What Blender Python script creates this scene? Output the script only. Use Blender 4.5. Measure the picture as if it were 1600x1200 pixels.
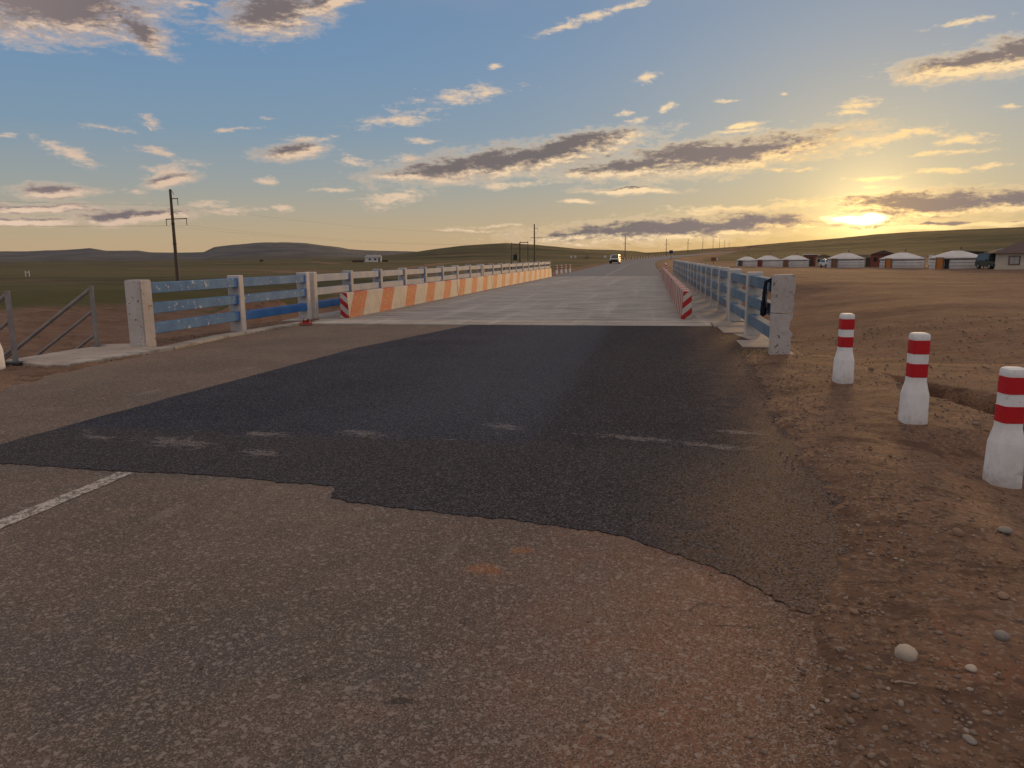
import bpy, bmesh, math, random
import numpy as np
from mathutils import Vector, Matrix

for o in list(bpy.data.objects): bpy.data.objects.remove(o)
scene = bpy.context.scene
C = scene.collection
R = math.radians
rnd = random.Random(7)

# ------------------------------------------------------------------ camera
cam_d = bpy.data.cameras.new('camera'); cam = bpy.data.objects.new('camera', cam_d); C.objects.link(cam)
cam_d.sensor_fit = 'HORIZONTAL'; cam_d.sensor_width = 36.0
cam_d.lens = 36.0 * 1158.87 / 1600.0
cam_d.clip_start = 0.05; cam_d.clip_end = 30000
CAM_H = 1.6
PITCH, YAW, ROLL = 0.1685, 0.1853, -0.0111
cam.location = (0, 0, CAM_H)
cam.matrix_world = (Matrix.Translation((0, 0, CAM_H)) @ Matrix.Rotation(YAW, 4, 'Z')
                    @ Matrix.Rotation(math.pi / 2 - PITCH, 4, 'X') @ Matrix.Rotation(ROLL, 4, 'Z'))
scene.camera = cam

# ------------------------------------------------------------------ view / exposure
scene.view_settings.view_transform = 'Standard'
scene.view_settings.look = 'None'
scene.view_settings.gamma = 1.0
scene.view_settings.use_curve_mapping = False
scene.view_settings.exposure = 0.2
scene.render.engine = 'CYCLES'
scene.cycles.max_bounces = 6

SUN_AZ, SUN_EL = 14.6, 2.31        # degrees, clockwise from the bridge axis (+Y)
sun_dir = Vector((math.sin(R(SUN_AZ)) * math.cos(R(SUN_EL)), math.cos(R(SUN_AZ)) * math.cos(R(SUN_EL)), math.sin(R(SUN_EL))))

# ------------------------------------------------------------------ node helper
class NT:
    def __init__(s, tree):
        s.t = tree; s.N = tree.nodes; s.L = tree.links
    def n(s, typ, **kw):
        nd = s.N.new(typ)
        for k, v in kw.items(): setattr(nd, k, v)
        return nd
    def put(s, sock, v):
        if v is None: return
        if hasattr(v, 'is_output'): s.L.new(v, sock)
        else:
            if isinstance(v, (tuple, list)) and len(v) == 3 and sock.type == 'RGBA': v = (*v, 1)
            sock.default_value = v
    def m(s, op, a, b=None, c=None, clamp=False):
        nd = s.n('ShaderNodeMath', operation=op, use_clamp=clamp)
        for i, v in enumerate((a, b, c)):
            if v is not None: s.put(nd.inputs[i], v)
        return nd.outputs[0]
    def vm(s, op, a, b=None, c=None):
        nd = s.n('ShaderNodeVectorMath', operation=op)
        for i, v in enumerate((a, b, c)):
            if v is not None: s.put(nd.inputs[i], v)
        return nd.outputs['Value'] if op in ('LENGTH', 'DOT_PRODUCT', 'DISTANCE') else nd.outputs[0]
    def mix(s, f, a, b, blend='MIX'):
        nd = s.n('ShaderNodeMix', data_type='RGBA', blend_type=blend)
        s.put(nd.inputs['Factor'], f); s.put(nd.inputs['A'], a); s.put(nd.inputs['B'], b) if False else None
        s.put(nd.inputs[6], a); s.put(nd.inputs[7], b)
        return nd.outputs[2]
    def ramp(s, f, stops, interp='LINEAR'):
        nd = s.n('ShaderNodeValToRGB'); cr = nd.color_ramp; cr.interpolation = interp
        while len(cr.elements) < len(stops): cr.elements.new(0.5)
        for e, (p, c) in zip(cr.elements, stops):
            e.position = p
            e.color = (c, c, c, 1) if isinstance(c, (int, float)) else (*c, 1)
        s.put(nd.inputs[0], f)
        return nd.outputs[0]
    def sm(s, v, a, b, lo=0.0, hi=1.0):
        nd = s.n('ShaderNodeMapRange', interpolation_type='SMOOTHSTEP')
        s.put(nd.inputs[0], v); s.put(nd.inputs[1], a); s.put(nd.inputs[2], b); s.put(nd.inputs[3], lo); s.put(nd.inputs[4], hi)
        return nd.outputs[0]
    def noise(s, vec, scale, detail=4.0, rough=0.55, dist=0.0):
        nd = s.n('ShaderNodeTexNoise'); s.put(nd.inputs['Vector'], vec)
        nd.inputs['Scale'].default_value = scale; nd.inputs['Detail'].default_value = detail
        nd.inputs['Roughness'].default_value = rough; nd.inputs['Distortion'].default_value = dist
        return nd.outputs[0]
    def vor(s, vec, scale, feature='F1', rand=1.0):
        nd = s.n('ShaderNodeTexVoronoi', feature=feature); s.put(nd.inputs['Vector'], vec)
        nd.inputs['Scale'].default_value = scale; nd.inputs['Randomness'].default_value = rand
        return nd
    def sep(s, v):
        nd = s.n('ShaderNodeSeparateXYZ'); s.put(nd.inputs[0], v); return nd.outputs
    def comb(s, x, y, z=0.0):
        nd = s.n('ShaderNodeCombineXYZ')
        for i, v in enumerate((x, y, z)): s.put(nd.inputs[i], v)
        return nd.outputs[0]
    def mapping(s, vec, scale=(1, 1, 1), rot=(0, 0, 0), loc=(0, 0, 0), typ='POINT'):
        nd = s.n('ShaderNodeMapping', vector_type=typ); s.put(nd.inputs[0], vec)
        nd.inputs[1].default_value = loc; nd.inputs[2].default_value = rot; nd.inputs[3].default_value = scale
        return nd.outputs[0]

# ------------------------------------------------------------------ world: dusk sky with clouds (azimuth, elevation in degrees)
DARK= [(-40.13,15.46,6.36,2.0,4.1),(-35.17,14.31,1.62,0.75,-29.8),(-26.95,16.44,3.83,1.52,12.0),(-23.02,17.29,2.64,0.46,17.3),(-10.43,7.06,9.5,1.22,6.4),(-5.68,8.15,5.46,0.8,7.8),(-15.21,6.36,5.7,0.73,4.0),(5.79,7.0,8.37,1.16,6.4),(3.13,7.11,5.34,1.1,2.1),(-0.51,6.49,6.9,0.76,4.1),(19.68,11.51,4.18,0.89,0.6),(22.34,11.77,1.97,0.93,-8.7),(-1.64,4.8,3.72,0.27,-0.8),(-5.42,4.14,1.43,0.18,-1.2),(1.91,1.96,11.96,1.01,1.8),(-5.65,1.51,3.6,0.43,3.4),(7.3,2.21,5.66,0.76,0.7),(18.18,3.07,6.3,1.03,0.9),(15.11,3.53,3.12,0.5,-0.9),(23.08,3.24,2.68,0.63,1.4),(-26.21,7.66,2.49,0.65,5.3),(-41.57,4.61,2.49,0.48,1.6),(-42.73,3.46,3.11,0.4,1.7),(-43.16,2.66,2.76,0.32,0.8),(-36.92,3.08,3.9,0.55,3.7),(-34.57,5.33,1.8,0.42,9.4),(-35.65,8.89,0.08,0.12,3.6),(18.64,1.81,6.29,0.21,0.5),(6.37,8.98,1.29,0.17,6.7)]
LIGHT= [(-32.46,16.58,1.28,0.4,5.0),(-4.33,16.62,4.01,0.32,14.5),(-14.05,11.58,3.85,0.47,6.0),(-18.3,9.91,3.07,0.52,6.6),(-11.9,13.49,0.74,0.21,7.4),(-0.54,12.55,0.82,0.37,12.5),(-2.1,10.24,0.46,0.26,-1.9),(-0.89,9.72,1.0,0.22,5.5),(0.78,10.38,0.64,0.3,17.5),(-15.23,5.72,4.28,0.46,2.0),(-19.05,4.53,2.35,0.6,8.0),(-10.45,5.41,2.88,0.37,1.4),(14.08,7.4,4.3,0.49,4.3),(16.73,7.76,1.69,0.24,3.4),(19.82,13.97,1.92,0.25,3.6),(13.74,9.77,1.72,0.4,-1.1),(12.98,9.27,1.27,0.2,-3.1),(19.86,7.11,1.69,0.39,1.1),(18.85,6.33,2.71,0.16,0.0),(15.01,5.04,2.42,0.17,0.3),(18.75,5.31,2.17,0.14,0.0),(21.38,5.44,1.3,0.14,-0.2),(5.94,3.32,5.72,0.32,0.7),(9.41,3.39,2.94,0.35,0.6),(3.7,3.11,2.73,0.23,-1.3),(-25.72,8.37,1.98,0.34,7.3),(-34.31,6.05,1.92,0.62,15.4),(-40.46,6.98,1.73,0.52,-18.8),(-35.54,9.26,0.86,0.32,-14.3),(-38.13,8.62,1.5,0.24,-6.2),(-30.0,8.94,1.28,0.17,7.0),(-28.3,5.57,0.87,0.26,0.7),(-23.66,5.05,1.91,0.23,0.6),(-21.96,7.13,1.47,0.45,-11.4),(-29.95,3.52,2.18,0.26,0.0),(-26.88,3.68,0.8,0.31,0.0),(-36.59,4.64,1.01,0.33,1.5),(-35.01,7.26,1.6,0.29,-7.1),(-39.17,3.34,2.25,0.25,0.8),(-32.03,3.97,1.26,0.31,0.7),(4.78,10.59,0.97,0.13,0.7),(8.92,10.89,0.37,0.12,-4.8),(22.26,8.88,0.81,0.15,2.0),(6.16,8.7,1.96,0.21,0.7),(-17.04,8.43,1.41,0.26,4.0),(10.55,5.82,0.99,0.13,2.5),(-0.96,5.83,3.26,0.27,2.2),(8.65,5.91,1.06,0.13,1.3),(-43.63,7.77,0.47,0.15,4.3),(-13.87,2.08,2.88,0.14,-0.6),(-11.45,2.43,2.43,0.14,1.4),(-18.02,7.17,1.88,0.27,5.0),(-28.03,9.82,0.61,0.12,2.0),(14.86,4.42,0.78,0.12,2.1)]
GAP= [(13.93,2.29,1.98,0.3,-3.5),(15.03,2.39,0.86,0.38,-2.2)]

world = bpy.data.worlds.new('World'); scene.world = world; world.use_nodes = True
wt = NT(world.node_tree); wt.N.clear()
sky = wt.n('ShaderNodeTexSky', sky_type='NISHITA'); sky.sun_disc = False
sky.sun_elevation = R(SUN_EL); sky.sun_rotation = R(SUN_AZ)
sky.air_density = 1.0; sky.dust_density = 1.2; sky.ozone_density = 1.5
SKY_STR = 0.08
SKY_RAMP = [(0.0, (0.52, 0.37, 0.22)), (0.035, (0.46, 0.37, 0.25)), (0.085, (0.32, 0.345, 0.335)), (0.15, (0.205, 0.305, 0.41)), (0.23, (0.155, 0.275, 0.44)), (0.33, (0.125, 0.24, 0.42)), (0.66, (0.14, 0.25, 0.42)), (1.0, (0.14, 0.245, 0.41))]  # hand-set sky colours by elevation, overhead stops kept bright for fill light

def density_group(DARK, LIGHT):
    g = bpy.data.node_groups.new('cloud_density', 'ShaderNodeTree')
    g.interface.new_socket('P', in_out='INPUT', socket_type='NodeSocketVector')
    g.interface.new_socket('Dark', in_out='OUTPUT', socket_type='NodeSocketFloat')
    g.interface.new_socket('All', in_out='OUTPUT', socket_type='NodeSocketFloat')
    t = NT(g); gi = t.n('NodeGroupInput'); go = t.n('NodeGroupOutput'); P = gi.outputs[0]
    # ragged edges: warp the coordinates, then erode by fine noise
    Ps = t.mapping(P, scale=(0.30, 0.75, 1))
    w = t.n('ShaderNodeTexNoise'); t.put(w.inputs['Vector'], Ps); w.inputs['Scale'].default_value = 1.3; w.inputs['Detail'].default_value = 3
    wv = t.vm('MULTIPLY', t.vm('SUBTRACT', w.outputs['Color'], (0.5, 0.5, 0.5)), (2.0, 0.8, 0))
    Pw = t.vm('ADD', P, wv)
    def field(lst):
        acc = None; Q = Pw
        for k, (az, el, hw, hh, rot) in enumerate(lst):
            if k % 6 == 5: Q = t.vm('MULTIPLY_ADD', acc, (1e-9, 1e-9, 0), Pw)   # keeps evaluation in sequence
            mp = t.mapping(Q, scale=(hw, hh, 1), rot=(0, 0, R(rot)), loc=(az, el, 0), typ='TEXTURE')
            ln = t.vm('LENGTH', mp)
            acc = ln if acc is None else t.m('SMOOTH_MIN', acc, ln, 0.25)
        return t.m('SUBTRACT', 1.0, acc)
    nz = t.noise(t.mapping(P, scale=(0.33, 1.15, 1), rot=(0, 0, R(-6))), 1.35, 10, 0.66, 0.35)
    nz2 = t.noise(t.mapping(P, scale=(0.9, 1.8, 1)), 2.2, 6, 0.6)
    er = t.m('MULTIPLY_ADD', t.m('SUBTRACT', nz, 0.5), 3.3, t.m('MULTIPLY', t.m('SUBTRACT', nz2, 0.5), 1.5))
    d = t.m('MULTIPLY_ADD', er, 0.55, t.m('MAXIMUM', field(DARK), -1.2))
    l = t.m('ADD', t.m('MAXIMUM', field(LIGHT), -1.2), t.m('MULTIPLY', er, 1.15))
    t.L.new(t.sm(d, -0.22, 0.55), go.inputs[0])
    al = t.m('MAXIMUM', t.sm(d, -0.40, 0.60), t.m('MULTIPLY', t.m('MULTIPLY', t.sm(l, -0.25, 1.15), 0.9), t.sm(t.sep(P)[1], 0.9, 2.2, 0.35, 1.0)))
    t.L.new(al, go.inputs[1])
    return g

def build_world():
    t = wt
    tc = t.n('ShaderNodeTexCoord'); d = t.vm('NORMALIZE', tc.outputs['Generated'])
    x, y, z = t.sep(d)
    az = t.m('MULTIPLY', t.m('ARCTAN2', x, y), 180 / math.pi)
    el = t.m('MULTIPLY', t.m('ARCSINE', z), 180 / math.pi)
    P = t.comb(az, el, 0.0)
    cosang = t.vm('DOT_PRODUCT', d, tuple(sun_dir))
    ang = t.m('MULTIPLY', t.m('ARCCOSINE', t.m('MINIMUM', cosang, 0.999999)), 180 / math.pi)
    # clouds above the view, thickened for fill light, one flat layer seen in perspective
    zz = t.m('MAXIMUM', z, 0.02)
    layer = t.comb(t.m('DIVIDE', x, t.m('ADD', zz, 0.06)), t.m('DIVIDE', y, t.m('ADD', zz, 0.06)), 0.0)
    gn = t.noise(layer, 1.15, 8, 0.58, 0.2)
    gen = t.m('MULTIPLY', t.sm(gn, 0.40, 0.58), t.sm(el, 16.0, 28.0))
    gdark = t.sm(gn, 0.62, 0.82)
    # colours
    edge = t.ramp(t.m('DIVIDE', ang, 90.0), [(0.0, (2.0, 1.25, 0.45)), (0.06, (1.02, 0.68, 0.30)), (0.16, (0.86, 0.64, 0.38)), (0.35, (0.70, 0.52, 0.36)), (0.58, (0.60, 0.44, 0.33)), (1.0, (1.05, 0.80, 0.58))])  # last stop raised: clouds away from the sun brighten the ambient light
    core = t.ramp(t.m('DIVIDE', ang, 90.0), [(0.0, (0.42, 0.28, 0.17)), (0.08, (0.24, 0.185, 0.165)), (0.25, (0.155, 0.132, 0.130)), (0.58, (0.165, 0.135, 0.140)), (1.0, (0.42, 0.34, 0.31))])
    gcol = t.mix(gdark, edge, core)
    # clear sky: mostly a hand-set gradient by height and sun angle, little physical sky
    skyc = t.vm('SCALE', sky.outputs[0]); skyc.node.inputs['Scale'].default_value = SKY_STR
    skyc = t.vm('DIVIDE', skyc, t.vm('ADD', skyc, (1, 1, 1)))
    air = t.ramp(t.m('DIVIDE', t.m('MAXIMUM', el, 0.0), 60.0), SKY_RAMP)
    warm = t.m('POWER', math.e, t.m('MULTIPLY', ang, -1 / 9.0))
    low = t.m('POWER', math.e, t.m('MULTIPLY', t.m('MAXIMUM', el, 0.0), -1 / 2.0))
    wcol = t.mix(low, (0.72, 0.58, 0.34), (0.90, 0.48, 0.12))
    air = t.mix(warm, air, wcol)
    base = t.mix(0.82, skyc, air)
    glow = t.m('MULTIPLY', t.m('POWER', math.e, t.m('MULTIPLY', ang, -1 / 1.7)), 1.1)
    base = t.mix(1.0, base, t.vm('MULTIPLY', (1.0, 0.70, 0.28), t.comb(glow, glow, glow)), 'ADD')
    c0 = t.mix(t.m('MULTIPLY', gen, 0.85), base, gcol)
    # the bright gap in the clouds in front of the sun
    Ps = t.mapping(P, scale=(0.5, 1.2, 1)); gz = t.noise(Ps, 1.6, 6, 0.6)
    acc = None
    for a_, e_, hw, hh, rot in GAP:
        ln = t.vm('LENGTH', t.mapping(P, scale=(hw, hh, 1), rot=(0, 0, R(rot)), loc=(a_, e_, 0), typ='TEXTURE'))
        acc = ln if acc is None else t.m('SMOOTH_MIN', acc, ln, 0.3)
    gp = t.sm(t.m('MULTIPLY_ADD', t.m('SUBTRACT', gz, 0.5), 1.6, t.m('SUBTRACT', 1.0, acc)), -0.25, 0.55)
    # single clouds, sorted into four stretches of the sky so that a ray only evaluates those near it
    to_sun = t.vm('SUBTRACT', (SUN_AZ, SUN_EL, 0), P)
    dirn = t.vm('NORMALIZE', t.vm('ADD', t.vm('NORMALIZE', to_sun), (0, -0.7, 0)))
    P2 = t.vm('MULTIPLY_ADD', dirn, (0.55, 0.55, 0), P)
    b0 = t.n('ShaderNodeBackground'); t.put(b0.inputs[0], c0); sh = b0.outputs[0]
    inband = t.m('MULTIPLY', t.m('LESS_THAN', el, 24.0), t.m('GREATER_THAN', el, -0.5))
    for a0, a1 in ((-60, -31), (-31, -13), (-13, 3), (3, 40)):
        sel = lambda lst: [q for q in lst if q[0] + 2.2 * q[2] + 1.5 > a0 and q[0] - 2.2 * q[2] - 1.5 < a1]
        g = density_group(sel(DARK), sel(LIGHT))
        g1 = t.n('ShaderNodeGroup'); g1.node_tree = g; t.put(g1.inputs[0], P)
        g2 = t.n('ShaderNodeGroup'); g2.node_tree = g; t.put(g2.inputs[0], P2)
        lit = t.m('MULTIPLY', t.m('SUBTRACT', g1.outputs[0], g2.outputs[0]), 1.3, clamp=True)
        coreness = t.m('MULTIPLY', g1.outputs[0], t.m('SUBTRACT', 1.0, lit), clamp=True)
        c = t.mix(g1.outputs[1], c0, t.mix(coreness, edge, core))
        if a1 == 40: c = t.mix(gp, c, (4.5, 3.2, 1.2))
        b1 = t.n('ShaderNodeBackground'); t.put(b1.inputs[0], c)
        inside = t.m('MULTIPLY', inband, t.m('MULTIPLY', t.m('GREATER_THAN', az, float(a0)), t.m('LESS_THAN', az, a1 + 1e-4)))
        mx = t.n('ShaderNodeMixShader'); t.put(mx.inputs[0], inside); t.L.new(sh, mx.inputs[1]); t.L.new(b1.outputs[0], mx.inputs[2])
        sh = mx.outputs[0]
    mx = sh.node
    out = t.n('ShaderNodeOutputWorld'); t.L.new(mx.outputs[0], out.inputs[0])
build_world()
world.cycles.sampling_method = 'NONE'

# ------------------------------------------------------------------ sun, low and softened by thin cloud
sl = bpy.data.lights.new('sun', 'SUN'); sl.energy = 2.1; sl.angle = R(8.0); sl.color = (1.0, 0.58, 0.22)
so = bpy.data.objects.new('sun', sl); C.objects.link(so)
so.rotation_euler = (-sun_dir).to_track_quat('-Z', 'Y').to_euler()

# ------------------------------------------------------------------ materials
MATS = {}
def new_mat(name):
    m = bpy.data.materials.new(name); m.use_nodes = True
    t = NT(m.node_tree); t.N.clear()
    b = t.n('ShaderNodeBsdfPrincipled'); out = t.n('ShaderNodeOutputMaterial')
    t.L.new(b.outputs[0], out.inputs[0]); b.inputs['Specular IOR Level'].default_value = 0.35
    MATS[name] = m
    return m, t, b
def set_bump(t, b, h, strength=0.5, dist=0.01):
    bp = t.n('ShaderNodeBump'); bp.inputs['Strength'].default_value = strength; bp.inputs['Distance'].default_value = dist
    t.put(bp.inputs['Height'], h); t.L.new(bp.outputs[0], b.inputs['Normal'])
def ocoord(t, world=False):
    if world: return t.n('ShaderNodeNewGeometry').outputs['Position']
    return t.n('ShaderNodeTexCoord').outputs['Object']
def ell(t, x, y, cx, cy, rx, ry):
    return t.m('SUBTRACT', 1.0, t.m('SQRT', t.m('ADD', t.m('POWER', t.m('DIVIDE', t.m('SUBTRACT', x, cx), rx), 2.0), t.m('POWER', t.m('DIVIDE', t.m('SUBTRACT', y, cy), ry), 2.0))))

def painted(name, col, col2=None, chip=(0.30, 0.27, 0.24), chip_amt=0.36, stain=(0.25, 0.2, 0.16), scale=6.0, rough=0.75, grime=0.35, chip2=None):
    """old paint on concrete or metal: two tones, chips, soil that splashed up"""
    m, t, b = new_mat(name)
    P = ocoord(t, True)
    n1 = t.noise(P, scale * 0.6, 5, 0.6); n2 = t.noise(P, scale * 4, 6, 0.65); n3 = t.noise(P, scale * 14, 3, 0.6)
    c = t.mix(t.sm(n1, 0.35, 0.65), col, col2 or tuple(v * 0.82 for v in col))
    if chip2: c = t.mix(t.sm(t.noise(P, scale * 1.7, 7, 0.7), 0.60, 0.64), c, chip2)
    st = t.m('MULTIPLY', t.sm(n2, 0.45, 0.75), grime)
    c = t.mix(st, c, stain)
    ch = t.sm(t.m('MULTIPLY_ADD', n2, 0.75, t.m('MULTIPLY', n3, 0.25)), chip_amt, chip_amt - 0.03)
    c = t.mix(ch, c, chip)
    t.put(b.inputs['Base Color'], c); b.inputs['Roughness'].default_value = rough
    set_bump(t, b, t.m('SUBTRACT', n3, t.m('MULTIPLY', ch, 0.8)), 0.5, 0.006)
    return m

def plain(name, col, var=0.25, scale=5.0, rough=0.7, metal=0.0, bump=0.3, spec=0.35):
    m, t, b = new_mat(name)
    P = ocoord(t, True)
    n = t.noise(P, scale, 5, 0.6); f = t.noise(P, scale * 9, 3, 0.6)
    c = t.mix(t.m('MULTIPLY_ADD', n, 0.7, t.m('MULTIPLY', f, 0.3)), tuple(v * (1 - var) for v in col), tuple(min(1, v * (1 + var)) for v in col))
    t.put(b.inputs['Base Color'], c); b.inputs['Roughness'].default_value = rough; b.inputs['Metallic'].default_value = metal
    b.inputs['Specular IOR Level'].default_value = spec
    if bump: set_bump(t, b, f, bump, 0.004)
    return m

def m_ground():
    m, t, b = new_mat('steppe_ground')
    P = ocoord(t); x, y, z = t.sep(P)
    at = t.n('ShaderNodeAttribute'); at.attribute_name = 'cover'
    grass, rock, gravel = t.sep(at.outputs['Vector'])
    big = t.noise(P, 0.05, 6, 0.6); mid = t.noise(P, 0.7, 6, 0.62); fine = t.noise(P, 9, 5, 0.62); grit = t.vor(P, 60); grit2 = t.vor(P, 26)
    band = t.noise(t.mapping(P, scale=(0.006, 0.022, 0.0), rot=(0, 0, R(14))), 1.0, 6, 0.6)
    dirt = t.mix(t.sm(mid, 0.32, 0.68), (0.135, 0.074, 0.045), (0.195, 0.113, 0.070))
    dirt = t.mix(t.m('MULTIPLY', t.sm(big, 0.42, 0.62), 0.55), dirt, (0.25, 0.148, 0.09))
    dirt = t.mix(t.m('MULTIPLY', t.sm(fine, 0.52, 0.72), 0.55), dirt, (0.075, 0.043, 0.03))
    red = t.noise(P, 1.1, 4, 0.6)
    dirt = t.mix(t.m('MULTIPLY', t.sm(red, 0.56, 0.70), 0.6), dirt, (0.20, 0.08, 0.042))
    # grit: single grains with their own tone
    gv = t.sep(grit.outputs['Color'])[0]; gv2 = t.sep(grit2.outputs['Color'])[1]
    dirt = t.mix(t.m('MULTIPLY', t.sm(gv, 0.82, 0.88), t.m('MULTIPLY', gravel, 0.32)), dirt, (0.34, 0.26, 0.20))
    dirt = t.mix(t.m('MULTIPLY', t.sm(gv2, 0.14, 0.08), t.m('MULTIPLY', gravel, 0.6)), dirt, (0.07, 0.048, 0.036))
    cl = t.noise(t.mapping(P, scale=(0.6, 1.3, 1), rot=(0, 0, R(-8))), 2.2, 9, 0.74)
    dirt = t.mix(t.m('MULTIPLY', t.sm(cl, 0.52, 0.60), 0.75), dirt, (0.085, 0.047, 0.030))
    rut = t.noise(t.mapping(P, scale=(0.03, 0.42, 1), rot=(0, 0, R(6))), 1.0, 6, 0.62)
    dirt = t.mix(t.m('MULTIPLY', t.sm(rut, 0.52, 0.62), 0.55), dirt, (0.10, 0.055, 0.034))
    gr = t.mix(t.sm(band, 0.42, 0.58), (0.040, 0.038, 0.011), (0.096, 0.078, 0.026))
    gr = t.mix(t.m('MULTIPLY', t.sm(t.noise(t.mapping(P, scale=(0.02, 0.09, 0.0), rot=(0, 0, R(8))), 1.0, 5, 0.65), 0.48, 0.62), 0.85), gr, (0.135, 0.085, 0.041))
    gr = t.mix(t.m('MULTIPLY', t.sm(t.noise(P, 0.9, 4, 0.7), 0.5, 0.66), 0.5), gr, (0.045, 0.05, 0.016))
    g = t.sm(t.m('ADD', grass, t.m('MULTIPLY', t.m('SUBTRACT', t.noise(t.mapping(P, scale=(0.5, 1.0, 1)), 0.22, 7, 0.68), 0.5), 0.9)), 0.40, 0.62)
    c = t.mix(g, dirt, gr)
    rk = t.mix(t.sm(t.noise(P, 0.012, 7, 0.65), 0.38, 0.62), (0.085, 0.080, 0.082), (0.135, 0.118, 0.10))
    c = t.mix(rock, c, rk)
    t.put(b.inputs['Base Color'], c); b.inputs['Roughness'].default_value = 0.95; b.inputs['Specular IOR Level'].default_value = 0.15
    h = t.m('ADD', t.m('MULTIPLY', fine, 0.9), t.m('MULTIPLY', t.m('SUBTRACT', 1.0, grit2.outputs[0]), t.m('MULTIPLY', gravel, 0.30)))
    h = t.m('ADD', h, t.m('MULTIPLY', grit.outputs[0], t.m('MULTIPLY', gravel, -0.15)))
    set_bump(t, b, h, 0.55, 0.03)
m_ground()

def m_road():
    m, t, b = new_mat('old_asphalt')
    P = ocoord(t); x, y, z = t.sep(P)
    big = t.noise(P, 0.55, 6, 0.6); mid = t.noise(P, 3.2, 6, 0.65); v1 = t.vor(P, 165); v2 = t.vor(P, 60); fine = t.noise(P, 46, 5, 0.72)
    c = t.mix(t.sm(big, 0.36, 0.64), (0.125, 0.093, 0.074), (0.180, 0.128, 0.097))
    c = t.mix(t.m('MULTIPLY', t.sm(mid, 0.44, 0.66), 0.6), c, (0.120, 0.093, 0.078))
    wrn = t.noise(t.mapping(P, scale=(1.0, 0.6, 1), rot=(0, 0, R(20))), 0.75, 4, 0.55)
    c = t.mix(t.m('MULTIPLY', t.sm(wrn, 0.50, 0.66), 0.55), c, (0.105, 0.092, 0.086))
    c = t.mix(t.m('MULTIPLY', t.sm(t.noise(P, 1.6, 5, 0.6), 0.56, 0.68), 0.4), c, (0.25, 0.165, 0.115))
    oil = t.noise(P, 2.7, 6, 0.66)
    c = t.mix(t.m('MULTIPLY', t.sm(oil, 0.655, 0.72), 0.6), c, (0.055, 0.045, 0.04))
    # red earth ground into the surface towards the verge
    soil = t.m('MULTIPLY', t.sm(t.m('ADD', x, t.m('MULTIPLY', t.m('SUBTRACT', mid, 0.5), 3.0)), -1.3, 0.9), t.sm(y, 9.0, 4.5))
    c = t.mix(t.m('MULTIPLY', soil, 0.85), c, (0.235, 0.112, 0.064))
    c = t.mix(t.m('MULTIPLY', t.sm(t.m('ADD', x, t.m('MULTIPLY', mid, 0.8)), -6.9, -8.6), 0.5), c, (0.26, 0.17, 0.115))
    vg = t.sm(t.m('ADD', x, t.m('ADD', t.m('MULTIPLY', t.m('SUBTRACT', y, 2.5), -0.12), t.m('MULTIPLY', t.m('SUBTRACT', t.noise(P, 4.5, 6, 0.7), 0.5), 1.3))), 0.15, 0.62)
    c = t.mix(t.m('MULTIPLY', t.m('MULTIPLY', vg, t.sm(y, 6.0, 3.6)), 0.9), c, t.mix(mid, (0.13, 0.072, 0.043), (0.21, 0.118, 0.07)))
    for cx, cy, rx, ry in ((-0.83, 3.57, 0.10, 0.075), (-0.68, 3.85, 0.07, 0.05)):
        e = t.m('MULTIPLY_ADD', t.m('SUBTRACT', t.noise(P, 18, 4, 0.6), 0.5), 1.8, ell(t, x, y, cx, cy, rx, ry))
        c = t.mix(t.m('MULTIPLY', t.sm(e, -0.1, 0.3), 0.75), c, (0.30, 0.115, 0.045))
    for cx, cy, rx, ry, k in ((-0.87, 2.37, 0.06, 0.035, .7), (-0.78, 3.0, .04, .03, .55), (-1.3, 2.45, .05, .03, .5)):
        e = t.m('MULTIPLY_ADD', t.m('SUBTRACT', t.noise(P, 25, 4, 0.6), 0.5), 1.8, ell(t, x, y, cx, cy, rx, ry))
        c = t.mix(t.m('MULTIPLY', t.sm(e, -0.1, 0.4), k), c, (0.045, 0.035, 0.03))
    s1 = t.sep(v1.outputs['Color']); s2 = t.sep(v2.outputs['Color'])
    c = t.mix(t.m('MULTIPLY', t.sm(s1[0], 0.70, 0.80), 0.5), c, (0.36, 0.29, 0.235))
    c = t.mix(t.m('MULTIPLY', t.sm(s1[1], 0.25, 0.15), 0.75), c, (0.06, 0.047, 0.04))
    c = t.mix(t.m('MULTIPLY', t.sm(s2[0], 0.90, 0.93), 0.55), c, (0.34, 0.27, 0.22))
    c = t.mix(t.m('MULTIPLY', t.sm(fine, 0.58, 0.70), 0.6), c, (0.06, 0.046, 0.04))
    # thin cracks, only here and there
    wp = t.vm('ADD', P, t.vm('SCALE', t.n('ShaderNodeTexNoise').outputs['Color']))
    nn = wp.node.inputs[1].links[0].from_node; nn.inputs['Scale'].default_value = 0.35
    tx = nn.inputs[0].links[0].from_node; t.put(tx.inputs['Vector'], P); tx.inputs['Scale'].default_value = 2.5; tx.inputs['Detail'].default_value = 6
    vc = t.vor(t.mapping(wp, scale=(0.35, 1, 1)), 0.9, 'DISTANCE_TO_EDGE')
    ck = t.m('MULTIPLY', t.sm(vc.outputs['Distance'], 0.006, 0.002), t.sm(t.noise(P, 0.45, 3), 0.54, 0.64))
    c = t.mix(t.m('MULTIPLY', ck, 0.6), c, (0.045, 0.036, 0.03))
    # long pale scuffs
    sc = t.noise(t.mapping(P, scale=(1.2, 0.25, 1), rot=(0, 0, R(-30))), 2.5, 5, 0.6)
    c = t.mix(t.m('MULTIPLY', t.sm(sc, 0.60, 0.72), 0.28), c, (0.36, 0.29, 0.22))
    t.put(b.inputs['Base Color'], c); b.inputs['Roughness'].default_value = 0.92; b.inputs['Specular IOR Level'].default_value = 0.12
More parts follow.
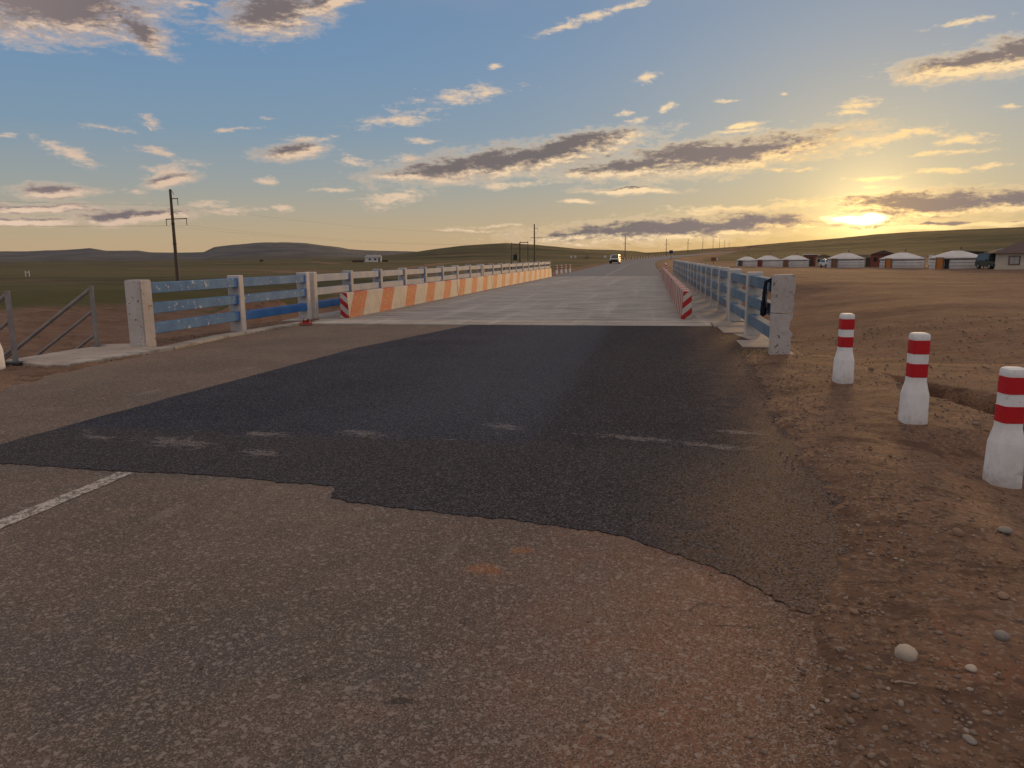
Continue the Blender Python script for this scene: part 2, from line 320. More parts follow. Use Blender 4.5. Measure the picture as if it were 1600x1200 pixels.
    h = t.m('ADD', t.m('MULTIPLY', v1.outputs[0], -0.5), t.m('ADD', t.m('MULTIPLY', fine, -0.7), t.m('MULTIPLY', mid, 0.4)))
    set_bump(t, b, h, 0.6, 0.008)
m_road()

def m_patch():
    m, t, b = new_mat('new_asphalt')
    P = ocoord(t); x, y, z = t.sep(P)
    big = t.noise(P, 0.6, 5, 0.6); mid = t.noise(P, 4.0, 6, 0.65); v1 = t.vor(P, 105); fine = t.noise(P, 45, 4, 0.7)
    c = t.mix(t.sm(big, 0.35, 0.65), (0.030, 0.032, 0.046), (0.046, 0.048, 0.064))
    # the right half and the near tongue are browner
    jx = t.m('ADD', x, t.m('MULTIPLY', t.m('SUBTRACT', big, 0.5), 0.25))
    c = t.mix(t.m('MULTIPLY', t.sm(jx, -1.25, -0.85), 0.75), c, (0.040, 0.031, 0.030))
    pol = t.m('MULTIPLY', t.m('MULTIPLY', t.sm(jx, -3.9, -2.2), t.sm(jx, -0.75, -1.2)), t.sm(y, 5.6, 7.5))  # pale bluish sheen painted into the colour left of centre
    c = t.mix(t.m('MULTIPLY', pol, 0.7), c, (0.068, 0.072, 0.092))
    ny = t.m('ADD', y, t.m('MULTIPLY', t.m('SUBTRACT', mid, 0.5), 0.6))
    c = t.mix(t.m('MULTIPLY', t.sm(ny, 6.35, 6.1), 0.75), c, (0.062, 0.052, 0.049))
    d2 = t.m('ADD', x, t.m('MULTIPLY', t.m('SUBTRACT', mid, 0.5), 1.6))
    c = t.mix(t.m('MULTIPLY', t.m('MAXIMUM', t.sm(d2, 0.45, 1.35), t.m('MULTIPLY', t.sm(d2, -0.2, 0.75), t.sm(y, 6.6, 4.4))), 0.9), c, (0.140, 0.086, 0.056))
    # spilt cement dust in short streaks
    st = t.noise(t.mapping(P, scale=(0.9, 2.6, 1), rot=(0, 0, R(-6))), 1.5, 7, 0.68)
    bandm = t.m('MULTIPLY', t.sm(y, 5.5, 6.1), t.sm(y, 7.0, 6.55))
    dm = t.sm(t.m('ADD', st, t.m('MULTIPLY', bandm, 0.10)), 0.70, 0.80)
    dm = t.m('MULTIPLY', dm, t.sm(y, 8.2, 7.0))
    for cx, cy, rx, ry in ((-5.02, 5.86, 0.26, 0.10), (-3.45, 6.2, 0.28, 0.10), (-4.15, 5.8, 0.5, 0.2), (-0.1, 6.52, 0.62, 0.10), (0.55, 6.32, 0.5, 0.10), (0.85, 6.85, 0.35, 0.08), (-1.35, 6.8, 0.25, 0.14), (-3.2, 5.55, 0.25, 0.12), (-2.6, 6.35, 0.35, 0.14)):
        e = t.m('MULTIPLY_ADD', t.m('SUBTRACT', t.noise(t.mapping(P, scale=(1, 1.6, 1), loc=(cx * 3, 0, 0)), 9, 8, 0.78), 0.5), 6.0, ell(t, x, t.m('MULTIPLY_ADD', t.m('SUBTRACT', x, cx), 0.22, y), cx, cy, rx * 0.9, ry))
        dm = t.m('MAXIMUM', dm, t.m('MULTIPLY', t.sm(e, 0.15, 0.75), 0.68))
    c = t.mix(t.m('MULTIPLY', dm, t.sm(fine, 0.72, 0.40, 0.25, 0.85)), c, (0.34, 0.29, 0.26))
    s1 = t.sep(v1.outputs['Color'])
    c = t.mix(t.m('MULTIPLY', t.sm(s1[0], 0.70, 0.82), 0.6), c, (0.165, 0.155, 0.165))
    c = t.mix(t.m('MULTIPLY', t.sm(s1[1], 0.4, 0.2), 0.75), c, (0.014, 0.013, 0.014))
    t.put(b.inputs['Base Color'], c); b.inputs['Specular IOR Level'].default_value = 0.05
    t.put(b.inputs['Roughness'], t.m('MULTIPLY_ADD', fine, 0.2, 0.75))
    h = t.m('ADD', t.m('MULTIPLY', v1.outputs[0], -0.7), t.m('MULTIPLY', fine, -0.5))
    set_bump(t, b, h, 0.5, 0.008)
m_patch()

def m_concrete(name, c1, c2, rough=0.7, trans=True, dirt=(0.16, 0.115, 0.085), dirt_amt=0.6):
    m, t, b = new_mat(name)
    P = ocoord(t, True)
    n = t.noise(P, 0.8, 6, 0.6)
    st = t.noise(t.mapping(P, scale=(0.35, 2.2, 1), rot=(0, 0, R(2))), 1.3, 7, 0.66)
    tr = t.noise(t.mapping(P, scale=(1.5, 0.06, 1)), 1.2, 5, 0.6)
    f = t.noise(P, 22, 5, 0.65)
    c = t.mix(t.sm(n, 0.35, 0.65), c1, c2)
    if trans:
        c = t.mix(t.m('MULTIPLY', t.sm(st, 0.46, 0.66), dirt_amt), c, dirt)
        c = t.mix(t.m('MULTIPLY', t.sm(tr, 0.52, 0.68), 0.45), c, tuple(v * 1.3 for v in c2))
        c = t.mix(t.m('MULTIPLY', t.sm(t.noise(t.mapping(P, scale=(0.5, 1.5, 1)), 6, 6, 0.7), 0.56, 0.66), 0.5), c, tuple(v * 0.55 for v in dirt))
    else:
        c = t.mix(t.m('MULTIPLY', t.sm(t.noise(P, 5, 6, 0.68), 0.5, 0.68), dirt_amt), c, dirt)
    c = t.mix(t.m('MULTIPLY', t.sm(f, 0.58, 0.72), 0.4), c, tuple(v * 0.6 for v in dirt))
    t.put(b.inputs['Base Color'], c); t.put(b.inputs['Roughness'], t.m('MULTIPLY_ADD', st, 0.35, rough - 0.17))
    set_bump(t, b, t.m('ADD', f, t.m('MULTIPLY', st, 1.2)), 0.45, 0.008)
    return m
m_concrete('deck_concrete', (0.255, 0.222, 0.19), (0.335, 0.296, 0.255), 0.58, dirt=(0.12, 0.088, 0.066), dirt_amt=0.75)
m_concrete('strip_concrete', (0.36, 0.315, 0.265), (0.44, 0.39, 0.33), 0.75)
m_concrete('slab_concrete', (0.34, 0.275, 0.225), (0.43, 0.36, 0.30), 0.85, trans=False, dirt=(0.2, 0.13, 0.09))
m_concrete('grey_concrete', (0.24, 0.22, 0.20), (0.33, 0.30, 0.27), 0.85, trans=False)

def m_line():
    m, t, b = new_mat('road_paint')
    P = ocoord(t)
    n = t.noise(P, 14, 6, 0.72); v = t.vor(P, 115); f = t.noise(P, 40, 3, 0.6)
    s = t.sep(v.outputs['Color'])
    wear = t.sm(t.m('ADD', n, t.m('MULTIPLY', s[0], 0.16)), 0.63, 0.55)
    c = t.mix(wear, (0.17, 0.135, 0.115), t.mix(f, (0.42, 0.36, 0.31), (0.58, 0.51, 0.45)))
    c = t.mix(t.m('MULTIPLY', t.sm(s[1], 0.22, 0.12), 0.6), c, (0.07, 0.055, 0.05))
    t.put(b.inputs['Base Color'], c); b.inputs['Roughness'].default_value = 0.8
    set_bump(t, b, v.outputs[0], 0.5, 0.006)
m_line()

def m_stripes(name, red, white, period, duty, slant, axis='y', phase=0.0, worn=0.35, top=None):
    """stripes painted on concrete, measured along the block itself"""
    m, t, b = new_mat(name)
    O = t.n('ShaderNodeTexCoord').outputs['Object']; x, y, z = t.sep(O)
    W = ocoord(t, True)
    a = y if axis == 'y' else x
    u = t.m('FRACT', t.m('DIVIDE', t.m('ADD', t.m('SUBTRACT', a, t.m('MULTIPLY', z, slant)), t.m('MULTIPLY_ADD', t.noise(W, 9, 3, 0.6), 0.05, phase + 100 * period)), period))
    k = t.m('LESS_THAN', u, duty)
    n1 = t.noise(W, 2.2, 5, 0.6); n2 = t.noise(W, 11, 6, 0.7); n3 = t.noise(t.mapping(W, scale=(1, 1, 0.25)), 26, 4, 0.65)
    r = t.mix(t.sm(n1, 0.35, 0.65), red, tuple(v * 0.78 for v in red)); w = t.mix(t.sm(n1, 0.35, 0.65), white, tuple(v * 0.8 for v in white))
    if top: r = t.mix(t.sm(z, 0.57, 0.59), r, top)
    c = t.mix(k, w, r)
    c = t.mix(t.m('MULTIPLY', t.sm(n2, 0.50, 0.64), worn), c, (0.42, 0.36, 0.30))
    big_ = t.noise(t.mapping(W, scale=(1, 1, 2.0)), 3.0, 6, 0.7)
    c = t.mix(t.m('MULTIPLY', t.sm(t.m('SUBTRACT', big_, t.m('MULTIPLY', z, 0.12)), 0.50, 0.60), worn * 1.1), c, (0.30, 0.235, 0.185))
    c = t.mix(t.m('MULTIPLY', t.sm(n3, 0.60, 0.68), worn * 1.4), c, (0.26, 0.21, 0.175))
    t.put(b.inputs['Base Color'], c); b.inputs['Roughness'].default_value = 0.7
    set_bump(t, b, t.m('ADD', n3, n2), 0.45, 0.006)
m_stripes('barrier_orange', (0.48, 0.058, 0.014), (0.47, 0.42, 0.37), 2.37, 0.44, 0.78, phase=0.0, worn=0.36, top=(0.38, 0.030, 0.014))
m_stripes('barrier_red', (0.42, 0.045, 0.03), (0.50, 0.42, 0.36), 1.185, 0.46, 0.0, phase=0.0, worn=0.3)
m_stripes('chevron', (0.46, 0.018, 0.022), (0.60, 0.52, 0.45), 0.36, 0.5, 1.15, axis='x', phase=0.06, worn=0.12)
m_stripes('chevron_left', (0.46, 0.018, 0.022), (0.58, 0.52, 0.47), 0.36, 0.5, -1.15, axis='x', phase=0.12, worn=0.12)

def m_boll():
    m, t, b = new_mat('bollard_white')
    W = ocoord(t, True); z = t.sep(t.n('ShaderNodeTexCoord').outputs['Object'])[2]
    n1 = t.noise(W, 5, 5, 0.6); n2 = t.noise(W, 16, 6, 0.7); n3 = t.noise(t.mapping(W, scale=(1, 1, 0.3)), 40, 4, 0.65)
    c = t.mix(t.sm(n1, 0.35, 0.65), (0.80, 0.78, 0.75), (0.72, 0.68, 0.64))
    c = t.mix(t.m('MULTIPLY', t.sm(n3, 0.55, 0.72), 0.3), c, (0.48, 0.42, 0.37))
    # soil thrown up by the rain, and knocks down to the concrete
    sp = t.sm(t.m('ADD', z, t.m('MULTIPLY', t.m('SUBTRACT', n2, 0.5), 0.5)), 0.17, -0.02)
    c = t.mix(t.m('MULTIPLY', sp, 0.38), c, (0.26, 0.16, 0.10))
    ch = t.sm(n2, 0.335, 0.315)
    c = t.mix(ch, c, (0.33, 0.29, 0.26))
    t.put(b.inputs['Base Color'], c); b.inputs['Roughness'].default_value = 0.65
    set_bump(t, b, t.m('SUBTRACT', n3, t.m('MULTIPLY', ch, 1.5)), 0.4, 0.004)
painted('white_post', (0.58, 0.52, 0.48), (0.48, 0.42, 0.38), chip=(0.20, 0.155, 0.13), chip_amt=0.425, scale=2.6)
painted('white_post_clean', (0.62, 0.56, 0.51), (0.52, 0.46, 0.41), chip=(0.25, 0.2, 0.17), chip_amt=0.37, scale=3, grime=0.25)
painted('grey_post', (0.50, 0.47, 0.45), (0.40, 0.37, 0.36), chip=(0.19, 0.16, 0.14), chip_amt=0.42, scale=5)
painted('rail_blue', (0.05, 0.165, 0.34), (0.10, 0.235, 0.39), chip=(0.26, 0.27, 0.28), chip_amt=0.36, scale=4, grime=0.12, chip2=(0.55, 0.57, 0.58))
painted('rail_deep_blue', (0.025, 0.13, 0.37), (0.04, 0.17, 0.42), chip=(0.12, 0.16, 0.25), chip_amt=0.34, scale=4, grime=0.15)
painted('rail_pale', (0.50, 0.47, 0.45), (0.32, 0.38, 0.46), chip=(0.28, 0.26, 0.25), chip_amt=0.40, scale=3, grime=0.3)
painted('rail_steel_blue', (0.085, 0.155, 0.23), (0.15, 0.215, 0.28), chip=(0.30, 0.28, 0.27), chip_amt=0.39, scale=4, grime=0.25)
m_boll()
painted('bollard_red', (0.56, 0.012, 0.018), (0.50, 0.010, 0.016), chip=(0.35, 0.05, 0.04), chip_amt=0.29, scale=4, grime=0.03, rough=0.45)
painted('pipe_grey', (0.23, 0.21, 0.20), (0.30, 0.27, 0.25), chip=(0.16, 0.09, 0.06), chip_amt=0.40, scale=8, grime=0.3)
painted('felt_white', (0.66, 0.62, 0.58), (0.58, 0.53, 0.49), chip=(0.5, 0.45, 0.4), chip_amt=0.30, scale=1.0, grime=0.25)
plain('rope', (0.30, 0.25, 0.20)); plain('door_orange', (0.50, 0.17, 0.035)); plain('door_green', (0.07, 0.085, 0.06)); plain('door_red', (0.22, 0.035, 0.03)); plain('door_brown', (0.20, 0.11, 0.06))
plain('dark_inside', (0.02, 0.016, 0.014), bump=0); plain('timber', (0.17, 0.115, 0.075), scale=3); plain('dark_timber', (0.075, 0.05, 0.036), scale=3); plain('red_brick', (0.22, 0.07, 0.045), scale=2)
plain('tan_wall', (0.42, 0.31, 0.22), scale=1); plain('cream_wall', (0.60, 0.50, 0.38), scale=1); plain('roof_brown', (0.10, 0.06, 0.048), scale=2); plain('white_wall', (0.66, 0.62, 0.58), scale=0.8)
plain('pole_wood', (0.105, 0.075, 0.05), scale=3); plain('pole_concrete', (0.26, 0.22, 0.18), scale=2); plain('steel_dark', (0.06, 0.055, 0.05), rough=0.55, metal=0.4); plain('insulator', (0.10, 0.08, 0.07), rough=0.3)
plain('car_white', (0.72, 0.72, 0.70), var=0.04, rough=0.25, bump=0, spec=0.5); plain('car_dark', (0.025, 0.025, 0.028), rough=0.5, bump=0); plain('car_green', (0.05, 0.06, 0.045), rough=0.45, bump=0); plain('tyre', (0.02, 0.02, 0.02), rough=0.9); plain('rim', (0.35, 0.35, 0.36), rough=0.35, metal=0.7, bump=0)
plain('lamp_glass', (0.30, 0.30, 0.29), rough=0.1, bump=0, spec=0.6); plain('glass_dark', (0.03, 0.038, 0.045), rough=0.06, bump=0, spec=0.7, var=0.05); plain('window_pane', (0.40, 0.38, 0.36), rough=0.15, bump=0, spec=0.6, var=0.1)
plain('sign_blue', (0.03, 0.05, 0.13), rough=0.5, bump=0); plain('sign_back', (0.20, 0.19, 0.18), rough=0.5, bump=0); plain('barrel_red', (0.28, 0.04, 0.03), bump=0); plain('plastic_red', (0.40, 0.03, 0.025), var=0.35, rough=0.55)
plain('rag_navy', (0.022, 0.026, 0.055), var=0.5, scale=14, rough=0.95); plain('rag_pale', (0.33, 0.31, 0.32), var=0.3, scale=14, rough=0.95)
plain('stone_pale', (0.46, 0.37, 0.28), scale=18, rough=0.9); plain('stone_grey', (0.24, 0.205, 0.175), scale=18, rough=0.9); plain('stone_brown', (0.24, 0.15, 0.10), scale=18, rough=0.9); plain('twig', (0.33, 0.25, 0.18), scale=30, rough=0.9)
plain('animal_dark', (0.03, 0.024, 0.02), bump=0)
def m_gravel():
    m, t, b = new_mat('gravel_stones')
    P = ocoord(t); info = t.n('ShaderNodeNewGeometry').outputs['Random Per Island']
    c = t.ramp(info, [(0.0, (0.10, 0.065, 0.045)), (0.35, (0.24, 0.14, 0.085)), (0.6, (0.20, 0.165, 0.14)), (0.88, (0.28, 0.20, 0.145)), (1.0, (0.40, 0.33, 0.27))])
    c = t.mix(t.m('MULTIPLY', t.noise(P, 60, 3), 0.45), c, (0.15, 0.085, 0.05))
    t.put(b.inputs['Base Color'], c); b.inputs['Roughness'].default_value = 0.95; b.inputs['Specular IOR Level'].default_value = 0.15
m_gravel()

# ------------------------------------------------------------------ building helpers
def link(name, me, mats, parent=None, loc=(0, 0, 0), rot=(0, 0, 0), scale=None, smooth=False):
    o = bpy.data.objects.new(name, me); C.objects.link(o)
    if mats is not None and not me.materials:
        for m in (mats if isinstance(mats, (list, tuple)) else [mats]): me.materials.append(MATS[m])
    o.parent = parent; o.location = loc; o.rotation_euler = rot
    if scale: o.scale = scale
    if smooth:
        for p in me.polygons: p.use_smooth = True
    return o
def tag(o, label, cat, group=None):
    o['label'] = label; o['category'] = cat
    if group: o['group'] = group
    return o
def struct(o, kind='structure'):
    o['kind'] = kind; return o
def empty(name, label, cat, loc=(0, 0, 0), rz=0.0, group=None):
    o = bpy.data.objects.new(name, None); C.objects.link(o); o.location = loc; o.rotation_euler = (0, 0, rz)
    o.empty_display_size = 0.2
    return tag(o, label, cat, group)
def copy_tree(o, parent=None):
    c = o.copy(); C.objects.link(c); c.parent = parent
    for ch in o.children: copy_tree(ch, c)
    return c
def mesh(name, v, f):
    me = bpy.data.meshes.new(name); me.from_pydata(v, [], f); me.update(); return me
def bm_mesh(name, bm, recalc=True):
    if recalc: bmesh.ops.recalc_face_normals(bm, faces=bm.faces)
    me = bpy.data.meshes.new(name); bm.to_mesh(me); bm.free(); return me
def add_box(bm, x0, x1, y0, y1, z0, z1):
    vs = [bm.verts.new(p) for p in ((x0, y0, z0), (x1, y0, z0), (x1, y1, z0), (x0, y1, z0), (x0, y0, z1), (x1, y0, z1), (x1, y1, z1), (x0, y1, z1))]
    return [bm.faces.new([vs[i] for i in f]) for f in ((3, 2, 1, 0), (4, 5, 6, 7), (0, 1, 5, 4), (1, 2, 6, 5), (2, 3, 7, 6), (3, 0, 4, 7))]
def box(name, x0, x1, y0, y1, z0, z1, bev=0.0, seg=1):
    bm = bmesh.new(); add_box(bm, x0, x1, y0, y1, z0, z1)
    if bev: bmesh.ops.bevel(bm, geom=list(bm.edges), offset=bev, segments=seg, affect='EDGES')
    return bm_mesh(name, bm)
def add_tube(bm, pts, r, n=8, r2=None):
    pts = [Vector(p) for p in pts]; rings = []
    for i, p in enumerate(pts):
        d = (pts[min(i + 1, len(pts) - 1)] - pts[max(i - 1, 0)]).normalized()
        a = Vector((0, 0, 1)) if abs(d.z) < 0.9 else Vector((1, 0, 0))
        u = d.cross(a).normalized(); w = d.cross(u)
        rr = r if r2 is None else r + (r2 - r) * i / (len(pts) - 1)
        rings.append([bm.verts.new(p + (u * math.cos(2 * math.pi * k / n) + w * math.sin(2 * math.pi * k / n)) * rr) for k in range(n)])
    for a, b in zip(rings, rings[1:]):
        for k in range(n): bm.faces.new((a[k], a[(k + 1) % n], b[(k + 1) % n], b[k]))
    bm.faces.new(rings[0][::-1]); bm.faces.new(rings[-1])
def tube(name, pts, r, n=8, r2=None):
    bm = bmesh.new(); add_tube(bm, pts, r, n, r2); return bm_mesh(name, bm)
def lathe(name, prof, n=24, sq=2.0, cap=True):
    """profile of (radius, z); sq > 2 squares the section off"""
    bm = bmesh.new(); rings = []
    for r, z in prof:
        ring = []
        for k in range(n):
            a = 2 * math.pi * k / n; c, s = math.cos(a), math.sin(a)
            q = (abs(c) ** sq + abs(s) ** sq) ** (-1 / sq)
            ring.append(bm.verts.new((r * q * c, r * q * s, z)))
        rings.append(ring)
    for a, b in zip(rings, rings[1:]):
        for k in range(n): bm.faces.new((a[k], a[(k + 1) % n], b[(k + 1) % n], b[k]))
    if cap: bm.faces.new(rings[0][::-1]); bm.faces.new(rings[-1])
    return bm_mesh(name, bm)
def prism(name, outline, y0, y1, bev=0.0):
    """closed outline in x,z pushed from y0 to y1"""
    bm = bmesh.new()
    a = [bm.verts.new((x, y0, z)) for x, z in outline]; b = [bm.verts.new((x, y1, z)) for x, z in outline]
    bm.faces.new(a); bm.faces.new(b[::-1]); n = len(a)
    for i in range(n): bm.faces.new((a[i], b[i], b[(i + 1) % n], a[(i + 1) % n]))
    if bev: bmesh.ops.bevel(bm, geom=list(bm.edges), offset=bev, segments=1, affect='EDGES')
    return bm_mesh(name, bm)

# value noise for the terrain
_tab = np.random.RandomState(11).rand(256, 256)
def vnoise(x, y):
    xi = np.floor(x).astype(int); yi = np.floor(y).astype(int); fx = x - xi; fy = y - yi
    fx = fx * fx * (3 - 2 * fx); fy = fy * fy * (3 - 2 * fy)
    g = lambda a, b: _tab[a & 255, b & 255]
    return (g(xi, yi) * (1 - fx) + g(xi + 1, yi) * fx) * (1 - fy) + (g(xi, yi + 1) * (1 - fx) + g(xi + 1, yi + 1) * fx) * fy - 0.5
def fbm(x, y, o=4, g=0.5):
    s = 0; a = 1.0
    for k in range(o): s = s + a * vnoise(x * 2 ** k + 17.3 * k, y * 2 ** k + 9.1 * k); a *= g
    return s
def sst(x, a, b):
    t = np.clip((x - a) / (b - a), 0, 1); return t * t * (3 - 2 * t)

# ------------------------------------------------------------------ terrain
BR0, BR1 = 18.95, 62.5                                    # bridge deck from .. to
DX0, DX1 = -9.75, 2.42                                    # deck edges
# road beyond the bridge: y, centre x, height
RC = np.array([(62.5, -3.75, 0.0), (80, -3.8, 0.0), (100, -3.95, 0.02), (125, -4.05, 0.12), (155, -3.9, 0.28), (178, -3.2, 0.42), (200, -2.0, 0.56), (225, -0.4, 0.74), (250, 2.2, 0.96), (290, 6.6, 1.3), (330, 12.6, 1.70), (390, 22, 2.2), (450, 34, 2.75), (520, 50, 3.6), (600, 70, 4.8), (700, 98, 6.6)])
RWID = 4.65
EDGE_R = np.array([(-8, 0.35), (0, 0.48), (2.26, 0.60), (2.83, 0.68), (3.3, 0.78), (4.0, 1.02), (5.0, 1.18), (6.4, 1.34), (8.2, 1.32), (12, 1.50), (14.8, 1.46), (18, 1.42), (19, 1.42)])
EDGE_L = np.array([(-8, -8.1), (4, -8.0), (7.9, -8.1), (8.9, -8.42), (10.2, -8.6), (12, -8.75), (14.6, -8.85), (17.8, -8.7), (19, -8.7)])
FAR = [(-180, .6), (-120, .7), (-80, .9), (-60, .6), (-50.86, .69), (-44.7, .74), (-43.35, .74), (-41.23, .85), (-39.76, .97), (-38.84, .8), (-36.92, .79), (-36.15, .65), (-34.34, .62), (-32.77, .63), (-32.04, .98), (-30.75, 1.15), (-29.23, 1.28), (-27.47, 1.32), (-25.68, 1.22), (-23.87, .98), (-22.72, .78), (-21.56, .68), (-17.29, .54), (-12.46, .25), (0, .2), (60, .5), (120, .6), (180, .6)]
H1 = [(-25, 0), (-22.05, .17), (-18.24, .55), (-16.32, .82), (-13.9, 1.03), (-10.98, 1.15), (-8.56, 1.02), (-6.62, .81), (-4.2, .52), (-2.53, .29), (-.38, .02), (1, 0)]
HR = [(-8, 0), (-5.65, .02), (-4.2, .10), (-2.53, .25), (-.86, .36), (1.48, .47), (3.78, .6), (6.48, .73), (9.52, .95), (12.45, 1.16), (15.25, 1.36), (17.55, 1.47), (20.12, 1.56), (23.56, 1.58), (26.74, 1.63), (40, 1.5), (60, 1.2), (90, .6), (120, 0)]
def terrain(x, y):
    r = np.hypot(x, y) + 1e-6; az = np.degrees(np.arctan2(x, y))
    # open ground
    left = sst(-x, 6, 16); right = 1 - left
    nl = -1.75 + 1.15 * sst(r, 62, 90) + 0.9 * sst(r, 110, 260) + 0.2 * sst(r, 260, 400)
    nr = -1.05 + 0.65 * sst(r, 30, 95) - 0.0075 * np.clip(r - 108, 0, 95) + 0.85 * sst(r, 195, 330)
    nat = nl * left + nr * right
    nat = nat + 0.10 * fbm(x / 6, y / 6, 4) * sst(r, 8, 20) + 0.5 * fbm(x / 70, y / 70, 3) * sst(r, 90, 240)
    nat = nat + 0.28 * fbm(x / 9 + 3, y / 3.0, 4, 0.55) * sst(-x, 11, 15) * (1 - sst(r, 60, 95))
    # bed of the stream under the bridge
    ch = sst(y, 19.3, 23) * (1 - sst(y, 57, 62)) * (1 - sst(x, 4, 16)) * (1 - sst(-x, 30, 60))
    nat = nat - 1.0 * ch
    # cut bank of the stream facing the road
    s_ = (x - 3.0) * .857 + (y - 20.6) * .514 + 0.9 * fbm(x * .35, y * .35, 4, .55)
    nat = nat - 1.6 * (1 - sst(s_, -0.15, 0.30)) * sst(x, 1.5, 2.5)
    # heap of earth behind the left rail
    nat = nat + 1.55 * np.exp(-(((x + 29.0) / 3.2) ** 2 + ((y - 52.3) / 2.2) ** 2)) * (1 + 0.5 * fbm(x * .9, y * .9, 3))
    # hills
    hh = np.tan(np.radians(np.interp(az, *np.array(H1).T))) * 700
    nat = nat + hh * sst(r, 300, 700) * (1 - sst(r, 760, 1100)) + (hh > 0.2) * 0.6 * fbm(x / 40, y / 40, 3) * sst(r, 320, 500) * (1 - sst(r, 640, 760))
    hr = np.tan(np.radians(np.interp(az, *np.array(HR).T))) * 820
    nat = nat + hr * sst(r, 205, 820) * (1 - 0.6 * sst(r, 900, 1600)) + (hr > 1) * 0.8 * fbm(x / 50 + 5, y / 50, 4) * sst(r, 230, 420) * (1 - sst(r, 700, 900))
    hf = np.tan(np.radians(np.interp(az, *np.array(FAR).T))) * 2600
    nat = nat + hf * sst(r, 1500, 2600) * (1 + 0.10 * fbm(x / 130, y / 130, 4) * sst(r, 1650, 2200) * (1 - sst(r, 2500, 2650)))
    # embankment: near road
    el_ = np.interp(y, EDGE_L[:, 0], EDGE_L[:, 1]); er_ = np.interp(y, EDGE_R[:, 0], EDGE_R[:, 1])
    wob = 0.35 * fbm(x * 0.9, y * 0.9, 3)
    bankR = np.interp(y, [-8, 6, 9, 10.5, 12, 13.5, 19], [3.6, 3.35, 3.3, 3.15, 2.75, 2.55, 2.5]) + wob
    bankL = np.interp(y, [-8, 9, 13.2, 14, 19], [-10.6, -10.6, -10.4, -9.9, -9.8]) + wob
    top = -0.05 + 0.0 * x
    rag = 0.22 * fbm(x * 1.7 + 40, y * 1.7, 5, 0.65)
    sR = x - er_ - rag; sL = el_ - x - rag
    amp = 0.014 * fbm(x * 2.6, y * 2.6, 3, 0.6) + 0.009 * fbm(x * 13, y * 13, 3, 0.6)
    vR = sst(sR, -0.30, 0.12); vL = sst(sL, -0.30, 0.15)
    qs = sst(y, 12.3, 12.75) * sst(x, 1.40, 1.60)
    top = top + vR * (0.078 + amp + 0.02 * sst(sR, 0.1, 0.6)) - 0.030 * np.clip(x - er_ - 0.3, 0, 3) * vR + vL * (0.065 + amp) - 0.02 * np.clip(el_ - x - 0.3, 0, 3) * vL
    top = top - 0.17 * sst(x, 1.75, 2.75) * (1 - sst(y, 6.3, 7.3))
    top = top * (1 - qs) - 0.13 * qs
    w = sst(x, bankL - 2.6, bankL) * (1 - sst(x, bankR, bankR + 1.5)) * (1 - sst(y, 18.9, 19.4))
    zn = nat * (1 - w) + top * w
    # embankment: road beyond the bridge
    cx = np.interp(y, RC[:, 0], RC[:, 1]); cz = np.interp(y, RC[:, 0], RC[:, 2])
    d = np.abs(x - cx) - RWID
    w2 = (1 - sst(d, 1.2, 6.0)) * sst(y, 61.6, 62.3) * (1 - sst(y, 640, 700))
    sh = cz - 0.10 + 0.09 * sst(d + 0.25 * fbm(x * .8, y * .4, 3), -0.3, 0.15)
    return zn * (1 - w2) + sh * w2
def zt(x, y): return float(terrain(np.array([float(x)]), np.array([float(y)]))[0])

def cover(x, y):
    r = np.hypot(x, y); az = np.degrees(np.arctan2(x, y))
    left = sst(-x, 4, 12)
    g = left * sst(r + 8 * fbm(x / 11, y / 11, 3), 58, 78) * 0.9 + (1 - left) * sst(r, 200, 300) * 0.72
    cx = np.interp(y, RC[:, 0], RC[:, 1])
    g = g * (1 - 0.75 * (1 - sst(np.abs(x - cx), 7, 16)) * (y > 60))
    # tracks worn across the plain
    for ax, ay, bx, by, wd in ((-70, 130, -20, 88, 2.0), (-120, 160, -30, 120, 2.5), (-75, 330, -52, 150, 3.0), (-200, 420, -110, 250, 4)):
        t = np.clip(((x - ax) * (bx - ax) + (y - ay) * (by - ay)) / ((bx - ax) ** 2 + (by - ay) ** 2), 0, 1)
        dd = np.hypot(x - ax - t * (bx - ax), y - ay - t * (by - ay)) + 2 * vnoise(x / 9, y / 9)
        g = g * (1 - 0.9 * (1 - sst(dd, wd * .5, wd)))
    g = g * (1 - np.exp(-(((x + 29.0) / 3.6) ** 2 + ((y - 52.3) / 2.8) ** 2)))
    rock = sst(r, 1500, 2000)
    grav = 1 - sst(r, 14, 40)
    return g, rock, grav

